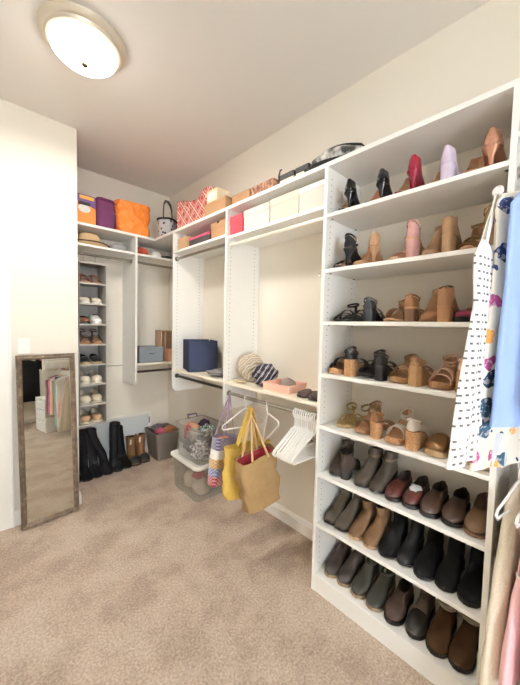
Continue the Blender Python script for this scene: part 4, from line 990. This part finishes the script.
t = NT('green white print', .9); vd = t.vor(45); t.color(t.ramp(t.noise(50, 2), [(.38, '#1E2B2A'), (.48, '#4E8072'), (.56, '#D8DAD2'), (.66, '#2E2F3A')])); GWP = t.m
t = NT('grey print', .9); t.color(t.ramp(t.noise(45, 2), [(.4, '#55565F'), (.5, '#A6A6AE'), (.62, '#DADADC')])); GRP = t.m
for i, (c_, s_, p_, l_) in enumerate(cl):
    m_ = GWP if i == 4 else GRP if i == 1 else cloth('garment ' + c_, c_, .2)
    o = lump('crumpled_garment', (LTX+p_[0], LTY+p_[1], .3195+p_[2]), s_, m_, 40+i, .42, 4.2, 4); tag(o, l_, 'clothing')
# grey-brown lidless bin in the corner
gbm = mat('grey brown plastic', '#6E665C', .5, var=.05)
bn = empty('plastic_bin', (-.165, 3.335, .0004), 0, 'grey-brown plastic bin of scarves in the back corner', 'storage bin')
MB().loft([rrect(.115, .14, .03, 0), rrect(.145, .165, .035, .29), rrect(.152, .172, .035, .29), rrect(.152, .172, .035, .315), rrect(.138, .158, .035, .315), rrect(.11, .13, .03, .012)]).build('body', gbm, bn, sharp=35)
for y in (-.14, .0): pass
for i, (c_, s_, p_, l_) in enumerate([('#2C2A2E', (.1, .125, .145), (0, 0, .015), 'black scarf filling the grey-brown corner bin'), ('#A06A48', (.07, .055, .03), (.045, -.075, .285), 'tan mitten on top of the corner bin'), ('#B0576E', (.055, .06, .026), (-.05, -.05, .285), 'pink glove on top of the corner bin'), ('#6A6468', (.075, .07, .03), (-.02, .075, .285), 'grey wool beanie at the back of the corner bin')]):
    o = lump(['scarf', 'mitten', 'glove', 'wool_beanie'][i], (-.165+p_[0], 3.335+p_[1], p_[2]), s_, cloth('acc ' + c_, c_, .2), 60+i, .55, 4.5, 4); tag(o, l_, ['scarf', 'mitten', 'glove', 'hat'][i])

# ------------------------------------------------------------------ hangers and bags
def hanger(nm, m, half=.2, drop=.13, neck=.085, r=.0048, rod_r=.013, bar=True, flat=1, wire=False):
    root = empty(nm)
    R0 = rod_r + r + .001
    hook = [(R0*math.cos(a), 0, R0*math.sin(a)) for a in [R(-30) + (PI+R(30))*i/12 for i in range(13)]]
    hook = hook + [(-R0*.98, 0, -.01), (-R0*.6, 0, -R0*1.35), (0, 0, -R0*1.9), (0, 0, -neck)]
    MB().tube(hook, r*(.8 if not wire else 1), 8).build('hook', m if not wire else m, root)
    pts = [(-half, 0, -neck-drop), (-half+.01, 0, -neck-drop+.018), (-half*.55, 0, -neck-drop*.46), (-.03, 0, -neck-.006), (0, 0, -neck), (.03, 0, -neck-.006), (half*.55, 0, -neck-drop*.46), (half-.01, 0, -neck-drop+.018), (half, 0, -neck-drop)]
    if bar: pts += [(half-.012, 0, -neck-drop-.014), (0, 0, -neck-drop-.014), (-half+.012, 0, -neck-drop-.014)]
    MB().tube(pts, r, 8, closed=bar).build('frame', m, root)
    return root
HW = mat('white hanger plastic', '#F7F5F1', .3, var=.01)
ROD_LOW = (ROD_X, 1.005)
hg = hanger('plastic_hanger', HW, .195, .125, .095, .0056)
NH = 11
for i in range(NH):
    q = hg if i == 0 else copy_tree(hg)
    y = 1.222 - i*.0162
    place(q, (ROD_X, y, 1.005), (0, R(random.uniform(-2, 2)), R(random.uniform(-1.0, 1.0))), 'empty white plastic hanger bunched with others beside the shoe cabinet', 'hanger', 'empty white hangers')
# yellow tote on a hanger
yh = place(hanger('plastic_hanger', HW, .2, .12, .08, .005), (ROD_X, 1.69, 1.005), (0, R(4), R(-3)), 'white hanger holding the yellow tote', 'hanger')
def tote_bag(nm, W, Dp, Hh, m, label, handle_m, hh, hspan, lining=None, seed=0, wob=.01, taper=1.0, loops=2, handle_r=None, hw=.03, converge=None):
    r = empty(nm, (0, 0, 0), 0, label, 'tote bag')
    softbox(W, Dp, Hh, taper, bulge=.004, wob=wob, seed=seed, lv=12, topopen=True, sq=4, n=36).build('body', [m], r, sharp=60)
    if lining: 
        b = softbox(W*.90, Dp*.84, Hh*.90, taper, bulge=0, wob=wob*.5, seed=seed, lv=8, topopen=True, sq=4, n=36).xf(Matrix.Translation((0, 0, Hh*.06)))
        b.build('lining', lining, r, sharp=60)
    for s in ((-1, 1) if loops == 2 else (0,)):
        y = s*Dp*.5*taper
        top = converge or V3((0, 0, Hh+hh))
        p = [V3((-hspan, y, Hh-.02))] + [V3((-hspan, y, Hh-.02)).lerp(top, k/8) + V3((0, 0, .012*math.sin(PI*k/8))) for k in range(1, 8)] + [top + V3((0, s*.006, 0))] + [V3((hspan, y, Hh-.02)).lerp(top, k/8) + V3((0, 0, .012*math.sin(PI*k/8))) for k in range(7, 0, -1)] + [V3((hspan, y, Hh-.02))]
        o = MB()
        if handle_r: o.tube(p, handle_r, 8)
        else: o.ribbon(p, (0, hw, 0), .003)
        o.build('handle', handle_m, r, sharp=60)
    return r
YEL = NT('mustard yellow canvas', .85, spec=.15); YEL.color(YEL.mix(YEL.noise(10, 3), '#C8A446', '#D7B866')); YEL.bump(YEL.noise(26, 4), .5, .02); YEL = YEL.m
yt = tote_bag('yellow_tote', .37, .08, .36, YEL, 'mustard yellow canvas tote hanging from a white hanger', YEL, .26, .07, seed=2, wob=.018, hw=.045)
place(yt, (-.362, 1.612, .335), (0, R(3), R(-6)))
TANC = NT('tan canvas', .85, spec=.15); TANC.color(TANC.mix(TANC.noise(12, 3), '#8E7049', '#A78A62')); TANC.bump(TANC.noise(24, 4), .5, .02); TANC = TANC.m
th_ = place(hanger('plastic_hanger', HW, .195, .12, .08, .005), (ROD_X, 1.485, 1.005), (0, R(35), R(62)), 'white hanger turned sideways holding the tan tote', 'hanger')
tt = tote_bag('tan_tote', .27, .13, .34, TANC, 'large tan canvas tote with red lining hanging near the hangers', mat('tan cord handle', '#C9A87A', .7), .27, .06, lining=cloth('red lining', '#A83A44'), seed=9, wob=.02, handle_r=.007, converge=V3((.02, 0, .60)))
place(tt, (-.40, 1.395, .385), (0, R(-12), R(-10)))
# plaid woven tote
t = NT('plaid woven strips', .5); x = t.xyz()
band = t.ramp(t.math('MULTIPLY', x[2], 1/.34), [(0, '#A5303F'), (.2, '#6F7AAE'), (.38, '#C0934A'), (.58, '#E9E6E0'), (.78, '#5F5690'), (.99, '#5F5690')], True)
uu = t.math('SINE', t.math('MULTIPLY', t.math('ADD', x[0], x[1]), 260)); vv = t.math('SINE', t.math('MULTIPLY', x[2], 260))
chk = t.math('GREATER_THAN', t.math('MULTIPLY', uu, vv), 0)
st = t.math('LESS_THAN', t.math('FRACT', t.math('MULTIPLY', t.math('ADD', x[0], x[1]), 9)), .5)
t.color(t.mix(t.math('MULTIPLY', chk, .36), t.mix(t.math('MULTIPLY', st, .12), band, '#F1EDE6'), '#F2EEE8')); t.bump(t.math('MULTIPLY', uu, vv), .4, .003); PLT = t.m
pt = tote_bag('plaid_tote', .2, .10, .355, PLT, 'narrow plaid woven tote hung by cords beside the totes', mat('mauve cord', '#A58AA0', .8), .315, .06, seed=5, wob=.003, handle_r=.005, taper=1.02)
place(pt, (-.405, 1.865, .33), (0, R(7.2), R(4)))
o = lump('scarf', (-.38, 1.865, .625), (.055, .03, .03), cloth('peach cloth', '#D9A07C'), 70, .3); tag(o, 'peach cloth poking out of the plaid woven tote', 'cloth')

# ------------------------------------------------------------------ hanging clothes right of the shoe cabinet
YEND = -1.3
ud = empty('hanging_unit', (-D/2, (YEND+Y0)/2, 0), 0, 'white hanging unit with two full rods of clothes right of the shoe cabinet', 'closet unit')
TD = Matrix.Translation((D/2, -(YEND+Y0)/2, 0))
MB().box(-D, -.001, YEND-TH, YEND, 0, ZT).xf(TD).build('side_panel', W_WHITE, ud)
MB().box(-D, -.002, YEND, Y0-TH, 2.25-TH, 2.25).xf(TD).build('hat_shelf', W_WHITE, ud, bevel=.0012)
rod('clothes_rod', (ROD_X, YEND, 2.12), (ROD_X, Y0-TH, 2.12), ud, TD)
rod('clothes_rod', (ROD_X, YEND, 1.06), (ROD_X, Y0-TH, 1.06), ud, TD)
VZ = 2.03; VY = .222
vr = empty('valet_rod', (-D, Y0-.01, VZ), 0, 'short chrome valet rod on the front edge of the shoe cabinet', 'valet rod')
MB().tube([(0, 0, 0), (-.065, .024, 0)], .006, 10).build('bar', CHROME, vr)
MB().tube([(0, 0, 0), (-.012, 0, 0)], .011, 12).build('flange', WPLASTIC, vr)
MB().tube([(-.064, .0237, 0), (-.070, .0255, 0), (-.076, .027, 0)], [.016, .019, .013], 14).build('end_knob', WPLASTIC, vr)

def garment(nm, m, rows, depth=.03, folds=5, amp=.008, seed=0, vneck=.0, rs=1, top_open=True, n=48, sleeves=None, straps=None, lining=None, rim=None):
    """rows = [(z below the rod, half width, depth factor)]; x across, origin on the rod"""
    r = empty(nm)
    rnd = random.Random(seed); ph = rnd.random()*6; ph2 = rnd.random()*6
    rr = []; fine = []
    for (z0, w0, d0), (z1, w1, d1) in zip(rows, rows[1:]):
        k = max(1, int(abs(z1-z0)/.03))
        for i in range(k):
            f = i/k; fine.append((z0+(z1-z0)*f, w0+(w1-w0)*f, d0+(d1-d0)*f))
    fine.append(rows[-1]); ztop, zbot = fine[0][0], fine[-1][0]
    def ring(z, w, d, k=1):
        g = (ztop - z)/(ztop - zbot); R_ = []
        for i in range(n):
            a = 2*PI*i/n; ca, sa = math.cos(a), math.sin(a)
            x = math.copysign(abs(ca)**.8, ca)*w*k
            y = math.copysign(abs(sa)**.9, sa)*depth*d*k
            fo = amp*g*(math.sin(folds*PI*x/max(w, .01) + ph + g*.8) + .5*math.sin(folds*1.9*PI*x/max(w, .01) + ph2))
            y += fo + .004*noise.noise(V3((x*9+seed, z*9, seed)))
            x += .006*noise.noise(V3((seed*3, z*7, sa)))
            zz = z
            if vneck and g < .35: zz = z - vneck*max(0, 1-abs(x)/(w*.85))*max(0, 1-g/.35)*(1 if sa < 0 else .55)
            if x > 0: x *= rs
            R_.append(V3((x, y, zz)))
        return R_
    rings = [ring(*q) for q in fine]; out = len(rings)
    inner = [ring(fine[-1][0], fine[-1][1], fine[-1][2], .97)] + [ring(fine[-1][0]+.12, fine[-1][1], fine[-1][2], .9)]
    top = [ring(fine[0][0]-.10, fine[0][1], fine[0][2]*.7, .82), ring(fine[0][0]-.002, fine[0][1], fine[0][2], .95)] if top_open else []
    allr = top + rings + inner
    MB().loft(allr, 0, top_open, True, mf=(lambda i, j: 1 if (i < len(top)-1 or i >= len(top)+out) else 0)).build('body', [m, lining or m], r, sharp=80)
    if rim:
        p = [q + V3((0, 0, .001)) for q in rings[0]]
        MB().tube(p, .004, 6, closed=True).build('neck_binding', rim, r)
    if sleeves:
        L, sw_ = sleeves; z0 = rows[1][0]; w0 = rows[1][1]
        for s in (-1, 1):
            rg = []
            for i in range(10):
                f = i/9; cx = s*(w0 - .05 + .07*min(1, f*2.2)); cz = z0 + .01 - L*f
                rg.append([V3((cx + sw_*(1-.25*f)*math.cos(a), depth*.75*math.sin(a) + .004*math.sin(f*9+seed), cz + s*0 - .02*abs(math.cos(a)))) for a in [2*PI*k/18 for k in range(18)]])
            MB().loft(rg).build('sleeve', m, r, sharp=80)
    if straps:
        xs, zt, wd = straps
        for s in (-1, 1):
            for yy in (-.6, .6):
                MB().ribbon([V3(((rs if s > 0 else 1)*s*xs*(.55 + .45*k/6 if zt > -.1 and rs == 1 else .06 + .94*k/6), yy*depth*rows[0][2]*k/6, zt + (rows[0][0] - .01 - zt)*k/6)) for k in range(7)], (wd, 0, 0), .003).build('strap', m, r, sharp=60)
    return r
SHIRT = [(-.085, .05, .5), (-.115, .15, .9), (-.165, .215, 1), (-.3, .21, 1), (-.45, .20, 1), (-.75, .215, 1)]
def shirt_rows(L, w=.215, wh=None):
    wh = wh or w
    return [(-.085, .05, .5), (-.112, w*.7, .9), (-.165, w, 1), (-.30, w*.97, 1), (-.085-L, wh, 1)]

# white eyelet dress on the valet rod
t = NT('white eyelet cotton', .85, spec=.15); x = t.xyz()
row = t.math('FLOOR', t.math('MULTIPLY', x[2], 42)); off = t.math('MULTIPLY', t.math('FRACT', t.math('MULTIPLY', row, .5)), .35)
u = t.math('FRACT', t.math('ADD', t.math('MULTIPLY', x[0], 34), off)); v = t.math('FRACT', t.math('MULTIPLY', x[2], 42))
hole = t.math('MULTIPLY', t.math('LESS_THAN', u, .5), t.math('LESS_THAN', t.math('ABSOLUTE', t.math('SUBTRACT', v, .5)), .15))
def gap(z, w): return t.math('GREATER_THAN', t.math('ABSOLUTE', t.math('SUBTRACT', x[2], z)), w)
hole = t.math('MULTIPLY', t.math('MULTIPLY', hole, gap(-.415, .013)), t.math('MULTIPLY', gap(-.83, .012), t.math('LESS_THAN', x[2], -.24)))
t.color(t.mix(hole, '#F6F4EF', '#6E6965')); EYE = t.m
DRX, DRY = -.525, .2405
dr = garment('eyelet_dress', EYE, [(-.19, .12, .6), (-.25, .17, .8), (-.40, .15, .8), (-.43, .155, .8), (-.62, .215, 1), (-.93, .285, 1.1)], depth=.02, folds=4, amp=.006, seed=3, vneck=.05, rs=.28, straps=(.10, -.012, .022), lining=mat('dress lining white', '#EFECE6', .9))
tag(place(dr, (-.418, .2365, VZ), (0, 0, R(-7))), 'white eyelet sleeveless dress hanging in front of the shoe cabinet', 'dress')
# floral dress
t = NT('floral print cotton', .85, spec=.15); x = t.xyz()
vn = t.n('ShaderNodeTexNoise'); vn.inputs['Scale'].default_value = 18; t.l(t.obj(), vn.inputs['Vector'])
wp = t.n('ShaderNodeVectorMath', operation='MULTIPLY_ADD'); t.l(vn.outputs['Color'], wp.inputs[0]); wp.inputs[1].default_value = (.05, .05, .05); t.l(t.obj(), wp.inputs[2])
v1 = t.vor(12, wp.outputs[0]); sep = t.n('ShaderNodeSeparateColor'); t.l(v1['Color'], sep.inputs[0])
kind = t.ramp(sep.outputs[0], [(0, '#A8487E'), (.34, '#33426B'), (.62, '#E29A4E'), (.78, '#2F4A5C')], True)
blob = t.math('LESS_THAN', v1['Distance'], .40)
v2 = t.vor(27, wp.outputs[0]); leaf = t.math('LESS_THAN', v2['Distance'], .22); s2 = t.n('ShaderNodeSeparateColor'); t.l(v2['Color'], s2.inputs[0])
leaf = t.math('MULTIPLY', leaf, t.math('GREATER_THAN', s2.outputs[1], .45))
c1 = t.mix(leaf, '#F1EBDD', '#31456B'); 
petal = t.math('GREATER_THAN', t.noise(55, 2), .56); c2 = t.mix(t.math('MULTIPLY', petal, .45), kind, '#F1E1DE')
t.color(t.mix(blob, c1, c2)); FLOR = t.m
def hang(o, y, rz, zr, label, cat, x=ROD_X, grp=None, hm=None, hl=None, h=True, wire=False):
    place(o, (x, y, zr), (0, 0, R(rz)), label, cat, grp)
    if h:
        q = copy_tree(HPROTO) if HPROTO.get('used') else HPROTO
        HPROTO['used'] = 1
        if 'used' in q and q is not HPROTO: del q['used']
        place(q, (x, y, zr), (0, 0, R(rz)), hl or ('white hanger holding the ' + cat + ' in the row right of the shoe cabinet'), 'hanger', 'hangers holding clothes on the right rods')
    return o
HPROTO = hanger('plastic_hanger', HW, .185, .075, .08, .0045)
FL = garment('floral_dress', FLOR, [(-.085, .06, .5), (-.115, .16, .8), (-.17, .19, 1), (-.35, .18, 1), (-.5, .195, 1), (-1.06, .26, 1.3)], depth=.022, folds=4, amp=.007, seed=11, lining=mat('floral inside', '#D9DCE2', .9))
hang(FL, .158, -21, 2.12, 'long white floral print dress between the eyelet dress and blue dress', 'dress')
q = FL.children[0]
BLUE = cloth('periwinkle cotton', '#9DB4E2', .04)
hang(garment('blue_dress', BLUE, [(-.085, .05, .5), (-.115, .16, .9), (-.17, .22, 1), (-.4, .215, 1), (-.90, .245, 1.3)], depth=.022, folds=3, amp=.006, seed=5), .118, -17, 2.12, 'plain periwinkle blue dress at the right edge of the photo', 'dress')
# lower rod
LIN_ = NT('oatmeal linen', .95, spec=.1); LIN_.color(LIN_.mix(LIN_.noise(180, 2), '#CDBFA8', '#E6DCC9')); LIN_.bump(LIN_.noise(40, 4), .4, .01); LIN_ = LIN_.m
hang(garment('linen_dress', LIN_, [(-.09, .03, .5), (-.15, .07, .9), (-.30, .12, 1), (-.5, .165, 1), (-.93, .235, 1.3)], depth=.028, folds=3, amp=.006, seed=6), .138, -11, 1.06, 'oatmeal linen dress on the lower rod beside the shoe cabinet', 'dress')
PINK = cloth('pale pink jersey', '#F0C0C4', .05); WH = cloth('white jersey', '#EFEDEA', .03)
hang(garment('pink_tank_top', PINK, [(-.37, .12, .7), (-.43, .15, .9), (-.52, .19, 1), (-.72, .215, 1.2)], depth=.024, folds=3, amp=.006, seed=8, vneck=.07, straps=(.09, -.085, .035), rim=WH), .088, -10, 1.06, 'pale pink tank top with white trim on the lower rod', 'tank top')
hang(garment('white_tee', WH, shirt_rows(.84, .2), depth=.022, folds=3, amp=.006, seed=9), .040, -9, 1.06, 'white top hanging behind the pink tank top on the lower rod', 'top')
hang(garment('aqua_shirt', cloth('aqua cotton', '#A9CFCB', .05), shirt_rows(.8, .21), depth=.022, folds=4, amp=.006, seed=10, sleeves=(.25, .06)), -.01, -7, 1.06, 'aqua shirt on the lower rod right of the white top', 'shirt')
hang(garment('navy_trousers', cloth('navy twill', '#33384E', .05), [(-.1, .17, .7), (-.2, .18, 1), (-.85, .19, 1)], depth=.02, folds=3, amp=.005, seed=14), -.06, -5, 1.06, 'navy garment on the lower rod right of the aqua shirt', 'trousers')
mirr = [('grey_blouse', '#B9B4B4', .75), ('denim_shirt', '#5F76A8', .72), ('cream_blouse', '#E4DCCF', .8), ('coral_top', '#E59E8A', .78), ('sage_blouse', '#B9C6B0', .75), ('pale_dress', '#DCD2CF', .95), ('ivory_dress', '#EAE4D6', .98), ('rose_top', '#CF7F97', .8), ('royal_blue_shirt', '#3C4E9A', .72), ('black_dress', '#18181A', .95), ('black_jacket', '#202024', .85)]
words = {0: 'grey blouse', 1: 'denim blue shirt', 2: 'cream blouse', 3: 'coral pink top', 4: 'sage green blouse', 5: 'pale taupe dress', 6: 'ivory dress', 7: 'rose pink top', 8: 'royal blue shirt', 9: 'long black dress', 10: 'black jacket'}
for i, (nm, c_, L) in enumerate(mirr):
    hang(garment(nm, cloth(nm.replace('_', ' ') + ' cloth', c_, .06), shirt_rows(L, .22, .235), depth=.026, folds=3, amp=.006, seed=30+i, sleeves=(.25 if i % 2 else .4, .06)), .05 - .085*i, random.uniform(-7, 3), 2.12, words[i] + ' on the upper clothes rod, seen in the mirror', words[i].split()[-1])
low = [('peach_skirt', '#E9B49E', .6, 'peach skirt'), ('white_blouse', '#E9E5DE', .62, 'white blouse'), ('pink_shirt', '#D890A2', .6, 'pink shirt'), ('plum_top', '#6C3A55', .62, 'plum top'), ('stone_trousers', '#B9AD9B', .7, 'stone trousers')]
for i, (nm, c_, L, wd) in enumerate(low):
    hang(garment(nm, cloth(nm.replace('_', ' ') + ' cloth', c_, .06), shirt_rows(L, .2, .21), depth=.024, folds=3, amp=.006, seed=50+i), -.14 - .08*i, random.uniform(-6, 4), 1.06, wd + ' on the lower clothes rod, seen in the mirror', wd.split()[-1])
# white drawer tower under the far end of the rods
dt = empty('drawer_unit', (-.27, -.86, .0004), 0, 'white plastic drawer unit under the hanging clothes, seen in the mirror', 'drawers')
MB().box(-.2, .2, -.28, .28, 0, .02).box(-.2, .2, -.28, .28, .56, .58).box(-.2, .2, -.28, -.265, .02, .56).box(-.2, .2, .265, .28, .02, .56).box(.19, .2, -.265, .265, .02, .56).build('frame', WPLASTIC, dt, bevel=.003)
for k in range(3):
    d_ = MB().box(-.205, .18, -.258, .258, .028+.178*k, .198+.178*k-.006).build('drawer', mat('frosted drawer', '#D9D8D4', .4), dt, bevel=.004)
    MB().box(-.22, -.205, -.08, .08, .15+.178*k, .165+.178*k).build('handle', WPLASTIC, d_, bevel=.003)
# rear wall unit with dark coats
re_ = empty('shelf_unit', (-.62, YR+.2, 0), 0, 'rear wall shelf unit with a rod of dark coats, seen in the mirror', 'closet unit')
RW = Matrix.Translation((.62, -(YR+.2), 0))
for x_ in (-1.28, -.05): MB().box(x_, x_+TH, YR, YR+.36, 1.25, T).xf(RW).build('side_panel', W_WHITE, re_)
for z_ in (1.93, 2.42): MB().box(-1.26, -.05, YR, YR+.36, z_-TH, z_).xf(RW).build('shelf', W_WHITE, re_)
rod('clothes_rod', (-1.26, YR+.3, 1.34), (-.05, YR+.3, 1.34), re_, RW)
for i, (nm, c_, xx_, wd) in enumerate([('black_coat', '#17181C', -1.0, 'long black coat'), ('charcoal_coat', '#232326', -.47, 'charcoal grey coat')]):
    o = garment(nm, cloth(nm.replace('_', ' ') + ' wool', c_, .1), shirt_rows(.95 if i < 1 else .8, .2, .24), depth=.03, folds=3, amp=.008, seed=70+i, sleeves=(.55, .06))
    hang(o, YR+.3, 14, 1.34, wd + ' on the rear wall rod, seen only in the mirror', 'coat', x=xx_)
for i, (c_, xx_, sx_, wd, nm) in enumerate([('#39414F', -1.05, .12, 'slate folded sweater', 'folded_sweater'), ('#8A4A3C', -.8, .1, 'rust folded sweater', 'folded_sweater'), ('#3B5C97', -.55, .09, 'blue folded jeans', 'folded_jeans'), ('#C9B7A8', -.3, .1, 'beige folded sweater', 'folded_sweater')]):
    o = lump(nm, (xx_, YR+.18, 1.9303), (sx_, .12, .055), cloth('stack ' + c_, c_, .15), 90+i, .2, 3); tag(o, wd + ' on the rear wall shelf, seen in the mirror', nm.split('_')[1])

# ------------------------------------------------------------------ light
w_ = bpy.data.worlds.new('sky'); sc.world = w_; w_.use_nodes = True
w_.node_tree.nodes['Background'].inputs[0].default_value = (.78, .88, 1, 1); w_.node_tree.nodes['Background'].inputs[1].default_value = 1.2
def area(name, loc, rot, size, sy, e, col, spread=PI):
    l = bpy.data.lights.new(name, 'AREA'); l.shape = 'RECTANGLE'; l.size = size; l.size_y = sy; l.energy = e; l.color = col; l.spread = spread
    o = bpy.data.objects.new(name, l); COL.objects.link(o); o.location = loc; o.rotation_euler = rot; return o
area('window_daylight', ((WX0+WX1)/2, YR-.25, (WZ0+WZ1)/2), (R(90), 0, 0), 1.3, 1.5, 270, (.86, .93, 1))
l = bpy.data.lights.new('lamp_light', 'AREA'); l.shape = 'DISK'; l.size = .3; l.energy = 17; l.color = (1, .97, .92)
o = bpy.data.objects.new('lamp_light', l); COL.objects.link(o); o.location = (LX, LY, H-.16)

# ------------------------------------------------------------------ camera
f, yaw, pit, rol = 305.85, R(43.4123), R(2.9232), R(1.3538)
fwd = V3((math.sin(yaw)*math.cos(pit), math.cos(yaw)*math.cos(pit), -math.sin(pit)))
rt = V3((math.cos(yaw), -math.sin(yaw), 0)); up = rt.cross(fwd)
r2 = math.cos(rol)*rt + math.sin(rol)*up; u2 = -math.sin(rol)*rt + math.cos(rol)*up
cd_ = bpy.data.cameras.new('camera'); cd_.sensor_fit = 'HORIZONTAL'; cd_.sensor_width = 36; cd_.lens = f*36/520; cd_.clip_start = .02
cam = bpy.data.objects.new('camera', cd_); COL.objects.link(cam)
b_ = -fwd
cam.matrix_world = Matrix(((r2.x, u2.x, b_.x, -1.7775), (r2.y, u2.y, b_.y, 0), (r2.z, u2.z, b_.z, 1.5324), (0, 0, 0, 1)))
sc.camera = cam
sc.view_settings.view_transform = 'Standard'; sc.view_settings.look = 'None'; sc.view_settings.gamma = 1
sc.view_settings.use_curve_mapping = False
sc.view_settings.exposure = 0.46
sc.cycles.max_bounces = 10; sc.cycles.diffuse_bounces = 6; sc.cycles.transparent_max_bounces = 12
sc.cycles.sample_clamp_indirect = 6
